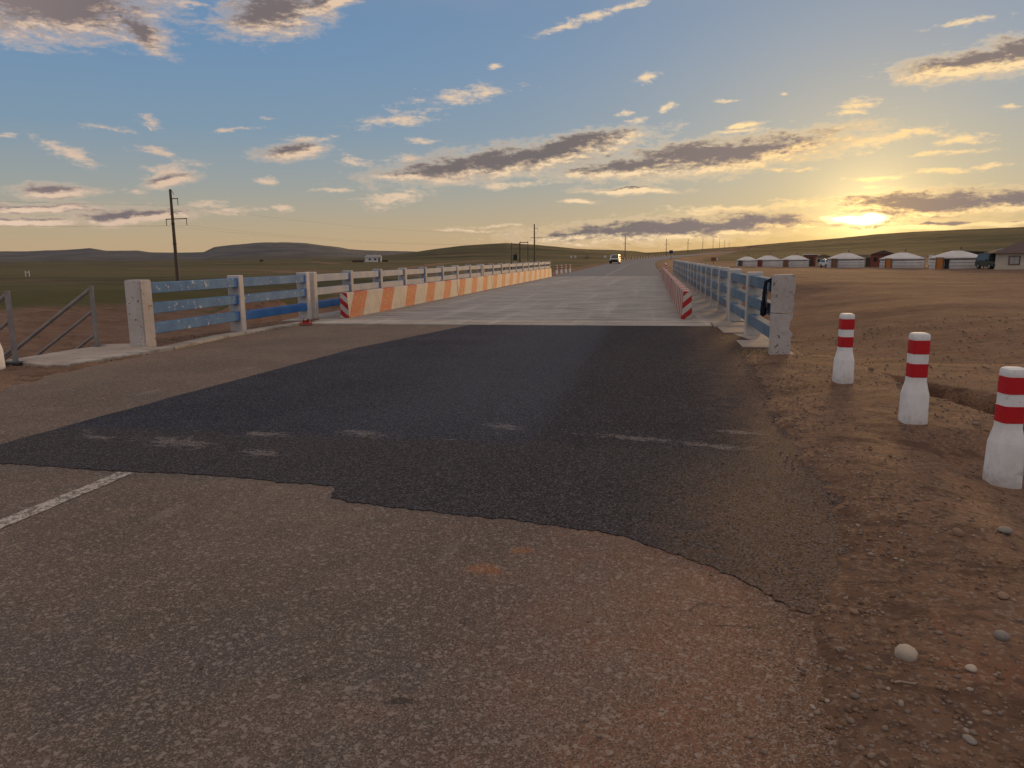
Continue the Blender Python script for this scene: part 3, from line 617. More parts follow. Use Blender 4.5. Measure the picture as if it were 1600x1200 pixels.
def build_ground():
    az = [-180.0]
    while az[-1] < 180 - 1e-6:
        a = az[-1]
        step = 0.16 if -50 <= a < 31 else (0.5 if -62 <= a < 45 else 3.0)
        az.append(min(a + step, 180.0))
    az = np.radians(np.array(az[:-1])); na = len(az)
    r = [0.9]
    while r[-1] < 9000: r.append(r[-1] * (1.0115 if r[-1] < 40 else (1.018 if r[-1] < 900 else 1.025)))
    r = np.array(r); nr = len(r)
    A, Rr = np.meshgrid(az, r); x = (Rr * np.sin(A)).ravel(); y = (Rr * np.cos(A)).ravel()
    z = terrain(x, y)
    v = np.empty((nr * na + 1, 3)); v[:-1, 0] = x; v[:-1, 1] = y; v[:-1, 2] = z; v[-1] = (0, 0, -0.05)
    i = np.arange(nr - 1)[:, None] * na; j = np.arange(na)[None, :]; j2 = (j + 1) % na
    q = np.stack([i + j, i + na + j, i + na + j2, i + j2], -1).reshape(-1, 4)
    jj = np.arange(na); tri = np.stack([np.full(na, nr * na), jj, (jj + 1) % na], -1)
    nq, ntr = len(q), len(tri)
    me = bpy.data.meshes.new('ground'); me.vertices.add(len(v)); me.vertices.foreach_set('co', v.ravel())
    me.loops.add(nq * 4 + ntr * 3); me.loops.foreach_set('vertex_index', np.concatenate([q.ravel(), tri.ravel()]).astype(np.int32))
    me.polygons.add(nq + ntr); me.polygons.foreach_set('loop_start', np.concatenate([np.arange(nq) * 4, nq * 4 + np.arange(ntr) * 3]).astype(np.int32))
    me.update(calc_edges=True); me.validate()
    me.polygons.foreach_set('use_smooth', np.ones(len(me.polygons), dtype=bool))
    g, rk, gv = cover(v[:, 0], v[:, 1])
    at = me.attributes.new('cover', 'FLOAT_VECTOR', 'POINT'); at.data.foreach_set('vector', np.stack([g, rk, gv], -1).astype(np.float32).ravel())
    struct(link('ground', me, 'steppe_ground'))
build_ground()

# ------------------------------------------------------------------ roads
def sheet(name, L, Rr, z, matname):
    v = []; f = []
    for (xl, y), (xr, _) in zip(L, Rr): v += [(xl, y, z), (xr, y, z)]
    for k in range(len(L) - 1): f.append((2 * k, 2 * k + 1, 2 * k + 3, 2 * k + 2))
    return link(name, mesh(name, v, f), matname)
ys = np.arange(-8, 17.56, 0.5)
struct(sheet('road', [(float(np.interp(a, EDGE_L[:, 0], EDGE_L[:, 1])) - 0.35, float(a)) for a in ys], [(float(np.interp(a, EDGE_R[:, 0], EDGE_R[:, 1])) + 0.55, float(a)) for a in ys], 0.0, 'old_asphalt'))
def far_road():
    yy = np.concatenate([np.arange(62.56, 200, 4), np.arange(200, 690, 8)])
    cx = np.interp(yy, RC[:, 0], RC[:, 1]); cz = np.interp(yy, RC[:, 0], RC[:, 2])
    k = np.ones(5) / 5
    cx[2:-2] = np.convolve(cx, k, 'valid'); cz[2:-2] = np.convolve(cz, k, 'valid')
    v = []; f = []
    for a, c, z in zip(yy, cx, cz): v += [(c - RWID, a, z), (c + RWID, a, z)]
    for i in range(len(yy) - 1): f.append((2 * i, 2 * i + 1, 2 * i + 3, 2 * i + 2))
    struct(link('road_beyond_bridge', mesh('far_road', v, f), 'far_asphalt'))
    # centre line dashes
    me_v = []; me_f = []
    ydash = 68.0
    while ydash < 330:
        n0 = len(me_v)
        for q in (ydash, ydash + 2, ydash + 4, ydash + 6):
            c = float(np.interp(q, yy, cx)) - 0.15; z = float(np.interp(q, yy, cz)) + 0.006
            me_v += [(c - 0.09, q, z), (c + 0.09, q, z)]
        for i in range(3): me_f.append((n0 + 2 * i, n0 + 2 * i + 1, n0 + 2 * i + 3, n0 + 2 * i + 2))
        ydash += 7.2
    struct(link('road_marking', mesh('dashes', me_v, me_f), 'road_paint'))
m, t, b = new_mat('far_asphalt')
_P = ocoord(t); _n = t.noise(t.mapping(_P, scale=(1.2, 0.05, 1)), 1.0, 5, 0.6); _f = t.noise(_P, 14, 4, 0.6)
t.put(b.inputs['Base Color'], t.mix(t.m('MULTIPLY', _f, 0.4), t.mix(_n, (0.105, 0.10, 0.105), (0.16, 0.15, 0.15)), (0.08, 0.07, 0.07)))
b.inputs['Roughness'].default_value = 0.62; set_bump(t, b, _f, 0.4, 0.01)
far_road()
# worn centre line in the foreground
def near_line():
    yy = np.arange(-4.0, 4.93, 0.12); v = []; f = []
    for a in yy:
        w = 0.068; c = -3.92 - 0.005 * a; e = 0.008 * rnd.uniform(-1, 1); e2 = 0.008 * rnd.uniform(-1, 1)
        v += [(c - w + e, float(a), 0.004), (c + w + e2, float(a), 0.004)]
    for i in range(len(yy) - 1): f.append((2 * i, 2 * i + 1, 2 * i + 3, 2 * i + 2))
    struct(link('road_marking', mesh('centre_line', v, f), 'road_paint'))
near_line()
# the dark repair in front of the bridge: its own layer with a broken edge
def repair():
    left = [(-4.32, 17.5), (-5.28, 12.75), (-5.59, 7.95), (-5.70, 5.51), (-5.72, 4.98)]
    near = [(-5.15, 4.95), (-3.95, 4.91), (-3.3, 4.92), (-2.19, 4.77), (-2.12, 4.55), (-1.96, 4.47), (-1.24, 4.37), (-.61, 4.26), (-.22, 4.19), (0., 4.04), (.3, 3.78), (.53, 3.55), (.73, 3.30), (1.0, 3.15), (1.9, 3.1)]
    right = [(2.0, 8), (2.05, 12), (2.0, 14.0), (1.62, 16.2), (1.40, 17.5)]
    def dense(pts, st, amp):
        o = []
        for (ax, ay), (bx, by) in zip(pts, pts[1:]):
            n = max(1, int(math.hypot(bx - ax, by - ay) / st))
            for k in range(n):
                u = k / n; px = ax + (bx - ax) * u; py = ay + (by - ay) * u
                o.append((px + amp * rnd.uniform(-1, 1) + 2.2 * amp * float(vnoise(np.array([px * 5.]), np.array([py * 5.]))[0]), py + amp * rnd.uniform(-1, 1) + 2.2 * amp * float(vnoise(np.array([px * 5. + 9]), np.array([py * 5.]))[0])))
        return o
    pts = dense(left + [near[0]], 0.15, 0.010) + dense(near, 0.035, 0.016) + dense([near[-1]] + right, 0.3, 0.02) + [right[-1]]
    bm = bmesh.new(); vs = [bm.verts.new((x, y, 0.007)) for x, y in pts]
    f = bm.faces.new(vs)
    ex = bmesh.ops.extrude_face_region(bm, geom=[f])
    for e in ex['geom']:
        if isinstance(e, bmesh.types.BMVert): e.co.z = -0.004
    bmesh.ops.triangulate(bm, faces=[q for q in bm.faces if len(q.verts) > 4])
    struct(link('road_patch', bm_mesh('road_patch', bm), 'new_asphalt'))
repair()

# ------------------------------------------------------------------ bridge
bridge = empty('concrete_bridge', 'flat grey concrete road bridge crossing the dry stream bed', 'bridge', (0, 0, 0))
YM = 40.68
for y0, y1 in ((BR0, YM - 0.02), (YM + 0.02, BR1)):
    link('deck_slab', box('deck_slab', DX0, DX1, y0, y1, -0.55, 0.012, 0.015), 'deck_concrete', bridge)
for y0 in (BR0 + 0.1, YM - 0.5, BR1 - 1.1):
    link('pier_wall', box('pier_wall', DX0 + 0.4, DX1 - 0.4, y0, y0 + 1.0, -4.2, -0.56, 0.03), 'grey_concrete', bridge)
for xx in np.linspace(DX0 + 0.8, DX1 - 0.8, 6):
    for y0, y1 in ((BR0 + 1.12, YM - 0.52), (YM + 0.52, BR1 - 1.12)):
        link('girder', box('girder', float(xx) - 0.25, float(xx) + 0.25, y0, y1, -1.25, -0.56, 0.02), 'grey_concrete', bridge)
# pale end strips of the deck, with an open joint to the slab
link('joint_strip', box('joint_strip', -8.6, 1.42, 17.62, 18.30, -0.3, 0.020, 0.02), 'strip_concrete', bridge)
link('joint_strip', box('joint_strip', -9.7, 1.95, 18.34, 18.90, -0.3, 0.014, 0.02), 'strip_concrete', bridge)
# thin weathered slabs between the repair and the right railing
for k, (x0, x1, y0, y1, z) in enumerate(((1.44, 2.36, 17.35, 18.30, 0.004), (1.50, 2.4, 15.95, 17.30, -0.012), (1.55, 2.38, 14.6, 15.9, -0.03), (1.60, 2.42, 13.45, 14.55, -0.015), (1.64, 2.36, 12.6, 13.4, -0.035))):
    link('approach_slab', box('approach_slab', x0, x1, y0, y1, z - 0.25, z + 0.035, 0.025), 'slab_concrete', bridge, rot=(0, 0, 0))

# left kerb strip and the slab at the head of the steps
def poly_slab(name, pts, z0, z1, matname, bev=0.012):
    bm = bmesh.new(); vs = [bm.verts.new((x, y, z1)) for x, y in pts]; f = bm.faces.new(vs)
    ex = bmesh.ops.extrude_face_region(bm, geom=[f])
    for e in ex['geom']:
        if isinstance(e, bmesh.types.BMVert): e.co.z = z0
    bmesh.ops.bevel(bm, geom=list(bm.edges), offset=bev, segments=1, affect='EDGES')
    return link(name, bm_mesh(name, bm), matname)
kerb = empty('kerb', 'low pale concrete kerb strip along the left road edge before the bridge', 'kerb')
kp = [(-9.05, 9.95), (-8.82, 11.4), (-8.74, 12.2), (-8.92, 14.3), (-8.86, 15.8), (-8.70, 17.58)]
for (ax, ay), (bx, by) in zip(kp, kp[1:]):
    q = poly_slab('kerb_stone', [(ax - 0.16, ay + 0.01), (ax + 0.14, ay + 0.01), (bx + 0.14, by - 0.01), (bx - 0.16, by - 0.01)], -0.2, 0.055 + rnd.uniform(-.008, .008), 'strip_concrete'); q.parent = kerb
tag(poly_slab('landing_slab', [(-10.35, 10.3), (-9.15, 9.85), (-8.98, 11.4), (-8.93, 12.0), (-9.55, 12.85), (-10.3, 12.6)], -0.3, 0.045, 'slab_concrete'), 'pale cracked concrete slab at the foot of the left railing end post', 'slab')

# ------------------------------------------------------------------ railings
def post_y(off=0.0):
    L = [12.37, 15.66, 19.06, 19.50]
    L += [19.50 + 2.62 * k for k in range(1, 8)] + [40.45, 40.91] + [40.91 + 2.61 * k for k in range(1, 8)] + [61.78, 62.22, 65.6, 69.0]
    return L
PY = post_y()
PW, PD, PH = 0.30, 0.20, 1.27                 # railing posts: width across, depth along, height
post_me = box('post', -PW / 2, PW / 2, -PD / 2, PD / 2, -0.35, PH, 0.014)
RAILZ = (1.0, 0.62, 0.25)
_rails = {}
def rail_me(ln, matname, end=None):
    key = (round(ln, 2), matname)
    if key not in _rails:
        bm = bmesh.new(); add_box(bm, -0.085, 0.085, -ln / 2, ln / 2, 0, 0.20)
        bmesh.ops.bevel(bm, geom=list(bm.edges), offset=0.010, segments=1, affect='EDGES')
        _rails[key] = bm_mesh('rail', bm)
    return _rails[key]
_collar = {}
def collar(matname):
    if matname not in _collar: _collar[matname] = box('painted_end', -0.089, 0.089, -0.07, 0.07, -0.004, 0.204, 0.010)
    return _collar[matname]
def railing(side):
    sx = -1 if side == 'L' else 1
    xc = -9.19 - PW / 2 if side == 'L' else 1.89 + PW / 2
    lab = ('blue and white concrete railing along the far left side of the bridge' if side == 'L' else 'steel blue and white concrete railing along the right side of the bridge')
    g = empty('bridge_railing', lab, 'railing', (0, 0, 0))
    for k, y in enumerate(PY):
        if k == 0:
            if side == 'L':
                bm = bmesh.new(); add_box(bm, -0.17, 0.17, -0.16, 0.16, -0.4, 1.275)
                bmesh.ops.bevel(bm, geom=list(bm.edges), offset=0.02, segments=2, affect='EDGES')
                o = link('post', bm_mesh('end_post', bm), 'white_post', g, (xc - 0.02, y, 0))
                o['label'] = 'thick white end post with peeling paint'
            else:
                r = random.Random(4); out = [(-0.155, -0.4), (-0.155, 1.29), (0.14, 1.30)]
                z = 1.27; HW = 0.155
                while z > 0.05:
                    out.append((0.158 + (0.012 if z > 0.75 else (-0.005 if z > 0.35 else -0.02)) * 1.0 + r.uniform(-0.022, 0.012) - (0.04 if 0.40 < z < 0.56 else 0), z)); z -= r.uniform(0.035, 0.09)
                out += [(0.135, 0.0), (0.135, -0.4)]
                up = [p for p in out if p[1] > 0.70]; lo = [p for p in out if p[1] < 0.69]
                up = [(-0.155, 0.698)] + up + [(0.163, 0.702)]; lo = [lo[0], (-0.155, 0.690), (0.02, 0.686), (0.16, 0.692)] + lo[1:]
                link('post_base', prism('post_base', lo[::-1], -0.10, 0.10, 0.004), 'white_post', g, (xc, 12.35, 0))
                o = link('post', prism('broken_end_post', up[::-1], -0.10, 0.10, 0.004), 'white_post', g, (xc, 12.35, 0))
                o['label'] = 'wide white end post with a crumbling outer edge'
            continue
        nm = 'white_post_clean' if (k < 4 or side == 'R') else 'grey_post' if k % 3 else 'white_post_clean'
        key = nm
        if key not in _rails: _rails[key] = post_me.copy()
        link('post', _rails[key], nm, g, (xc, y, rnd.uniform(-.006, .006)), (rnd.uniform(-.006, .006), rnd.uniform(-.006, .006), rnd.uniform(-.015, .015)))
    for k in range(len(PY) - 1):
        if PY[k + 1] - PY[k] < 1: continue
        y0 = PY[k] + (0.16 if k == 0 else PD / 2); y1 = PY[k + 1] - PD / 2
        ln = y1 - y0
        for q, z in enumerate(RAILZ):
            if side == 'L':
                mt = 'rail_blue' if k < 2 else ('rail_pale' if q < 2 else 'rail_deep_blue')
                if k == 1 and q == 2: mt = 'rail_deep_blue'
            else: mt = 'rail_steel_blue'
            o = link('rail', rail_me(ln, mt), mt, g, (xc + (0.03 if side == 'L' else -0.03) , (y0 + y1) / 2, z + rnd.uniform(-.012, .012)), (rnd.uniform(-.004, .004), 0, rnd.uniform(-.004, .004)))
            if side == 'L' and k < 8:
                link('painted_end', collar('rail_deep_blue'), 'rail_deep_blue', o, (0, ln / 2 - 0.075, 0))
    return g
railing('L'); railing('R')

# rag hung over the right railing beside the end post
def rag():
    bm = bmesh.new(); r = random.Random(3); n = 9; m = 12; grid = []
    for i in range(n):
        row = []
        for j in range(m):
            u = i / (n - 1); w = j / (m - 1)
            yy = 12.56 + u * (0.34 + 0.12 * w) + 0.22 * w
            xx = 1.862 - 0.035 * math.sin(u * 9 + w * 3) * (0.3 + w) - 0.012
            zz = 1.215 - 0.62 * w * (1 - 0.35 * abs(u - 0.35)) + 0.02 * math.sin(u * 11)
            if j == 0: xx += 0.09
            row.append(bm.verts.new((xx + r.uniform(-.006, .006), yy, zz)))
        grid.append(row)
    for i in range(n - 1):
        for j in range(m - 1):
            f = bm.faces.new((grid[i][j], grid[i + 1][j], grid[i + 1][j + 1], grid[i][j + 1])); f.smooth = True
            f.material_index = 1 if (i in (1, 6) and j > 3) else 0
    ex = bmesh.ops.solidify(bm, geom=list(bm.faces), thickness=0.006)
    tag(link('rag', bm_mesh('rag', bm), ['rag_navy', 'rag_pale']), 'dark navy rag hanging over the rails beside the right end post', 'rag')
rag()

# ------------------------------------------------------------------ striped barriers
def barrier(side):
    sx = 1 if side == 'L' else -1                         # towards the road
    xr = -8.18 if side == 'L' else 0.77                   # foot on the road side
    lab = 'long low concrete barrier with orange and white slanted stripes, left of the deck' if side == 'L' else 'long low concrete barrier with red and white stripes, right of the deck'
    g = empty('striped_barrier', lab, 'barrier', (0, 0, 0))
    y0, y1, n = 19.36, 62.3, 18
    ln = (y1 - y0) / n
    prof = [(0.0, 0.0), (-0.012, 0.10), (-0.045, 0.655), (-0.06, 0.692), (-0.235, 0.692), (-0.25, 0.66), (-0.27, 0.0)]
    def make(chev):
        bm = bmesh.new(); gap = 0.006
        a = [bm.verts.new((sx * px, gap, pz)) for px, pz in prof]; b = [bm.verts.new((sx * px, ln - gap, pz)) for px, pz in prof]
        fa = bm.faces.new(a); fb = bm.faces.new(b[::-1]); k = len(a)
        for i in range(k): bm.faces.new((a[i], b[i], b[(i + 1) % k], a[(i + 1) % k]))
        if chev == 1: fa.material_index = 1
        if chev == 2: fb.material_index = 1
        return bm_mesh('block', bm)
    mm = ['barrier_orange', 'chevron_left'] if side == 'L' else ['barrier_red', 'chevron']
    mid, m0, m1 = make(0), make(1), make(2)
    for k in range(n):
        me = m0 if k == 0 else (m1 if k == n - 1 else mid)
        o = link('block', me, mm, g, (xr + rnd.uniform(-.006, .006), y0 + k * ln, 0.012 + rnd.uniform(-.004, .004)), (0, 0, rnd.uniform(-.002, .002)))
    return g
barrier('L'); barrier('R')

# ------------------------------------------------------------------ bollards
SQ = 4.5
def make_bollard(label, group):
    g = empty('bollard', label, 'bollard', (0, 0, 0), 0, group)
    link('body', lathe('bollard_body', [(0.128, -0.30), (0.130, 0.0), (0.124, 0.34), (0.119, 0.36), (0.097, 0.455), (0.093, 0.47), (0.092, 0.93)], 28, SQ), 'bollard_white', g, smooth=False)
    for z0, z1 in ((0.515, 0.655), (0.752, 0.892)):
        link('band', lathe('bollard_band', [(0.091, z0), (0.0955, z0 + 0.002), (0.0945, z1 - 0.002), (0.091, z1)], 28, SQ, cap=False), 'bollard_red', g)
    link('cap', lathe('bollard_cap', [(0.0925, 0.893), (0.0935, 0.90), (0.0925, 0.935), (0.085, 0.953), (0.066, 0.962)], 28, SQ), 'bollard_white', g)
    for ch in g.children:
        ch.data.transform(Matrix.Diagonal((0.84, 0.84, 0.925, 1)))
        for p in ch.data.polygons: p.use_smooth = len(p.vertices) == 4
        ch.data.set_sharp_from_angle(angle=R(28))
    return g
bol = make_bollard('nearest red and white banded bollard, cut by the right picture edge', 'bollards by the road')
bol.location = (2.665, 6.05, -0.135); bol.rotation_euler = (0.0, 0.01, 0.12)
def more_bollard(x, y, label, rz=0.0, z=None, group='bollards by the road', tilt=(0, 0)):
    o = copy_tree(bol); o['label'] = label; o['group'] = group
    o.location = (x, y, zt(x, y) - 0.02 if z is None else z); o.rotation_euler = (tilt[0], tilt[1], rz); return o
more_bollard(2.47, 7.47, 'red and white banded bollard, middle of the three on the right verge', 0.10, -0.02, tilt=(0.0, 0.004))
more_bollard(2.38, 9.75, 'red and white banded bollard on the right verge nearest the railing end post', 0.10, -0.01, tilt=(0, 0.006))
more_bollard(-9.86, 9.62, 'red and white banded bollard at the left picture edge beside the pipe handrail', 0.2, -0.02)
# beyond the bridge
for k, (x, y) in enumerate(((-8.85, 71.0), (-8.72, 73.6), (-8.62, 76.6), (-8.5, 79.6))):
    more_bollard(x, y, ['first', 'second', 'third', 'fourth'][k] + ' small bollard past the far left end of the bridge', 0.1, group='bollards past the far left bridge end')
for k, (x, y) in enumerate(((1.35, 71.5), (1.4, 76.5), (1.45, 82))):
    more_bollard(x, y, ['first', 'second', 'third'][k] + ' small bollard past the far right end of the bridge', 0.1, group='bollards past the far right bridge end')
k = 0
yy = 178.0
while yy < 345:
    cx = float(np.interp(yy, RC[:, 0], RC[:, 1]))
    more_bollard(cx - RWID - 1.1, yy, 'tiny white bollard in the long row on the outside of the far bend', 0.1, group='row of bollards on the far bend')
    yy += 7.5; k += 1

# broken red base of a bollard lying at the kerb end
def cone_base():
    g = empty('broken_bollard_base', 'broken red plastic base lying at the end of the left kerb', 'debris', (-8.42, 17.2, 0.035), 0.5)
    g.scale = (0.75, 0.75, 0.8)
    bm = bmesh.new(); add_box(bm, -0.20, 0.20, -0.17, 0.17, 0, 0.035)
    bmesh.ops.bevel(bm, geom=list(bm.edges), offset=0.012, segments=1, affect='EDGES')
    link('base_plate', bm_mesh('base_plate', bm), 'plastic_red', g)
    bm = bmesh.new(); n = 18; r = random.Random(5); lo = []; hi = []
    for k in range(n):
        a = 2 * math.pi * k / n
        lo.append(bm.verts.new((0.12 * math.cos(a), 0.12 * math.sin(a), 0.036))); h = 0.10 + 0.06 * math.sin(a * 2 + 1) + r.uniform(-.015, .02)
        hi.append(bm.verts.new((0.09 * math.cos(a), 0.09 * math.sin(a), h)))
    for k in range(n): bm.faces.new((lo[k], lo[(k + 1) % n], hi[(k + 1) % n], hi[k]))
    bmesh.ops.solidify(bm, geom=list(bm.faces), thickness=0.008)
    link('torn_stump', bm_mesh('torn_stump', bm), 'plastic_red', g)
cone_base()

# ------------------------------------------------------------------ pipe handrails and steps down the left bank
def handrail(x, y, label):
    g = empty('pipe_handrail', label, 'handrail', (x, y, 0), 0, 'pipe handrails of the bank steps')
    link('post', tube('post', [(0, 0, -0.3), (0, 0, 1.17)], 0.042, 10), 'pipe_grey', g)
    sl = math.tan(R(33)); ln = 2.9
    for z in (1.13, 0.72, 0.28):
        link('pipe', tube('pipe', [(0.01, 0, z), (-ln, 0, z - ln * sl)], 0.035 if z > 1 else 0.027, 10), 'pipe_grey', g)
    link('post', tube('lower_post', [(-ln + .05, 0, -ln * sl - .9), (-ln + .05, 0, 1.15 - ln * sl)], 0.042, 10), 'pipe_grey', g)
    link('foot_plate', box('foot_plate', -0.13, 0.13, -0.10, 0.10, 0.0, 0.05, 0.01), 'steel_dark', g)
    return g
handrail(-9.98, 10.12, 'rusty grey pipe handrail sloping down the bank, beside the left edge bollard')
handrail(-10.25, 12.25, 'rusty grey pipe handrail sloping down the bank, nearest the thick end post')
st = empty('bank_steps', 'narrow concrete steps going down the left bank between the pipe handrails', 'steps', (-10.4, 11.2, 0))
for k in range(8):
    link('step', box('step', -0.30 * (k + 1), -0.30 * k - 0.005, -0.85, 0.85, -0.195 * (k + 1) - 0.35, -0.195 * (k + 1) + 0.03, 0.01), 'slab_concrete', st)

# ------------------------------------------------------------------ power line along the road
def power_pole(x, y, label, h=9.8, near=False, zb=None, heading=0.2):
    zb = zt(x, y) if zb is None else zb
    g = empty('utility_pole', label, 'utility pole', (x, y, zb), heading, 'poles of the power line')
    link('pole', tube('pole', [(0, 0, -0.5), (0, 0, h)], 0.20, 10, 0.125), 'pole_wood', g)
    zc = h - 3.0
    link('cross_arm', box('cross_arm', -0.85, 1.75, -0.05, 0.05, zc, zc + 0.09, 0.01), 'steel_dark', g)
    link('cross_arm', box('upper_arm', 0.1, 0.85, -0.05, 0.05, h - 0.98, h - 0.90, 0.01), 'steel_dark', g)
    for ix, iz in ((-0.80, zc), (1.68, zc), (0.80, h - 0.98)):
        link('insulator', tube('insulator', [(ix, 0, iz), (ix, 0, iz - 0.62)], 0.035, 6), 'insulator', g)
    if near:
        link('brace', tube('brace', [(0.14, 0, h - 0.1), (0.42, 0, h - 0.55)], 0.025, 6), 'steel_dark', g)
        link('brace', tube('brace', [(-0.35, 0, zc + 0.42), (0.1, 0, zc + 0.75), (0.6, 0, zc + 0.55)], 0.022, 6), 'steel_dark', g)
        for zz in (zc - 0.5, 4.1): link('clamp', lathe('clamp', [(0.185, zz), (0.205, zz + 0.01), (0.205, zz + 0.09), (0.185, zz + 0.10)], 10, cap=False), 'steel_dark', g)
        link('guy_rod', tube('guy_rod', [(0.17, -0.05, 4.1), (0.30, -0.08, -0.3)], 0.022, 6), 'pole_concrete', g)
    M = Matrix.Translation((x, y, zb)) @ Matrix.Rotation(heading, 4, 'Z')
    return [M @ Vector((ix, 0, iz - 0.64)) for ix, iz in ((-0.80, zc), (1.68, zc), (0.80, h - 0.98))]
def polar(az, r): return (r * math.sin(R(az)), r * math.cos(R(az)))
spots = [(-70, -30), (-48.25, 70.0), (-26.0, 168.0), (-9.6, 279.8), polar(1.06, 395), polar(2.63, 505), polar(3.69, 615), polar(4.42, 720), polar(4.87, 800), polar(5.23, 880), polar(5.55, 960)]
words = ['utility pole behind the viewer', 'tall leaning dark utility pole standing alone left behind the railing', 'dark utility pole beside the hill track, above the far end of the left barrier', 'utility pole standing left of the far road bend behind the car', 'utility pole on the skyline just right of the far road bend', 'fifth utility pole of the line on the skyline, counting away from the viewer', 'sixth utility pole of the line on the skyline, counting away from the viewer', 'seventh utility pole of the line on the skyline, counting away from the viewer', 'eighth utility pole of the line on the skyline, counting away from the viewer', 'ninth utility pole of the line on the skyline, counting away from the viewer', 'tenth and last utility pole of the line on the skyline']
ends = []
for k, (x, y) in enumerate(spots):
    if k == 0:
        ends.append([Vector((x - 0.8, y, 5.8)), Vector((x + 1.68, y, 5.8)), Vector((x + 0.8, y, 7.3))]); continue
    ends.append(power_pole(x, y, words[k], near=k == 1, h=9.6 if k == 1 else 9.3, zb=-0.75 if k == 1 else None, heading=-0.1 if k == 1 else -0.15))
wn = ['outer', 'roadside', 'upper']
for k in range(len(ends) - 1):
    if k > 4: break
    for q in range(3):
        a, b = ends[k][q], ends[k + 1][q]; pts = []
        for i in range(13):
            u = i / 12; p = a.lerp(b, u); p.z -= 4 * 1.3 * u * (1 - u); pts.append(p)
        tag(link('power_line', tube('power_line', pts, 0.0045 if k < 2 else 0.009, 4), 'steel_dark'), f"thin {wn[q]} wire " + ('running off the left picture edge from the tall pole', 'from the tall left pole to the pole by the hill track', 'from the hill track pole to the pole behind the car', 'from the pole behind the car to the bend', 'running along the skyline past the bend')[k], 'wire', 'wires of the power line')

# ------------------------------------------------------------------ transformer station
def station():
    x, y = polar(-9.95, 150); z = zt(x, y)
    g = empty('transformer_station', 'steel portal frames with a dark transformer box below the hill', 'transformer', (x, y, z), 0.15)
    for px, py, h in ((-1.55, 0, 5.1), (0.05, 0, 5.1), (0.15, 1.5, 5.4), (1.7, 1.5, 5.4)):
        link('post', tube('post', [(px, py, -0.4), (px, py, h)], 0.07, 6), 'steel_dark', g)
    link('beam', box('beam', -1.6, 0.1, -0.06, 0.06, 4.75, 4.9), 'steel_dark', g); link('beam', box('beam', 0.1, 1.75, 1.44, 1.56, 5.05, 5.2), 'steel_dark', g)
    link('beam', box('beam', -1.7, 0.15, -0.3, 0.3, 1.6, 1.72), 'steel_dark', g)
    link('transformer_box', box('transformer_box', -1.2, -0.35, -0.35, 0.35, 1.73, 2.75, 0.05), 'car_dark', g)
    for ix in (-1.05, -0.78, -0.5): link('insulator', tube('insulator', [(ix, 0, 2.75), (ix, 0, 3.15)], 0.05, 6), 'insulator', g)
    f = empty('picket_fence', 'low dark picket fence round the transformer station', 'fence', (x - 0.9, y - 2.2, zt(x - 0.9, y - 2.2)), 0.15)
    link('rail', box('rail', -1.7, 1.7, -0.03, 0.03, 0.95, 1.03), 'steel_dark', f); link('rail', box('rail', -1.7, 1.7, -0.03, 0.03, 0.3, 0.38), 'steel_dark', f)
    me = box('picket', -0.035, 0.035, -0.05, -0.031, 0.05, 1.25)
    for k in range(13): link('picket', me, 'steel_dark', f, (-1.65 + k * 0.275, 0, 0))
station()

# ------------------------------------------------------------------ buildings and small things on the left plain
def white_house():
    x, y = polar(-20.95, 330); z = zt(x, y) - 0.1
    g = empty('white_house', 'long white low house with pale gable roof on the far left plain', 'house', (x, y, z), 0.32)
    link('wall', box('wall', -3.4, 3.4, -2.6, 2.6, -0.3, 1.95), 'white_wall', g)
    link('roof', prism('roof', [(-3.8, 1.95), (3.8, 1.95), (2.6, 3.05), (-2.6, 3.05)], -2.9, 2.9), 'felt_white', g)
    link('chimney', box('chimney', 0.3, 0.75, -0.3, 0.3, 3.05, 3.7), 'grey_concrete', g)
    for k in (-1.9, 0.4): link('window', box('window', k, k + 0.9, -2.66, -2.61, 0.8, 1.5), 'glass_dark', g)
    link('door', box('door', 2.1, 2.9, -2.66, -2.61, 0, 1.7), 'door_brown', g)
    for sx, w, lab in ((-6.6, 2.4, 'left'), (5.0, 1.3, 'right')):
        wl = empty('yard_wall', f'low dark yard wall on the {lab} of the far white house', 'wall', (x + sx * math.cos(.32), y + sx * math.sin(.32), z), 0.32, 'yard walls of the white house')
        link('wall', box('wall', -w, w, -0.3, 0.3, -0.3, 0.75), 'dark_timber', wl); link('coping', box('coping', -w - .05, w + .05, -.36, .36, .752, .85), 'timber', wl)
white_house()
def hitching_frame():
    x, y = polar(-26.0, 74); z = zt(x, y)
    g = empty('metal_frame', 'small dark metal grid frame standing on the plain behind the railing', 'frame', (x, y, z), 0.45)
    z0 = 0.55 - z - 0.35 if False else 0.25
    for k in range(5): link('upright', box('upright', -0.75 + k * 0.36, -0.70 + k * 0.36, -0.03, 0.03, -0.3, 1.45), 'steel_dark', g)
    for zz in (0.85, 1.12, 1.38): link('bar', box('bar', -0.78, 0.8, -0.045, -0.031, zz, zz + 0.06), 'pipe_grey', g)
hitching_frame()
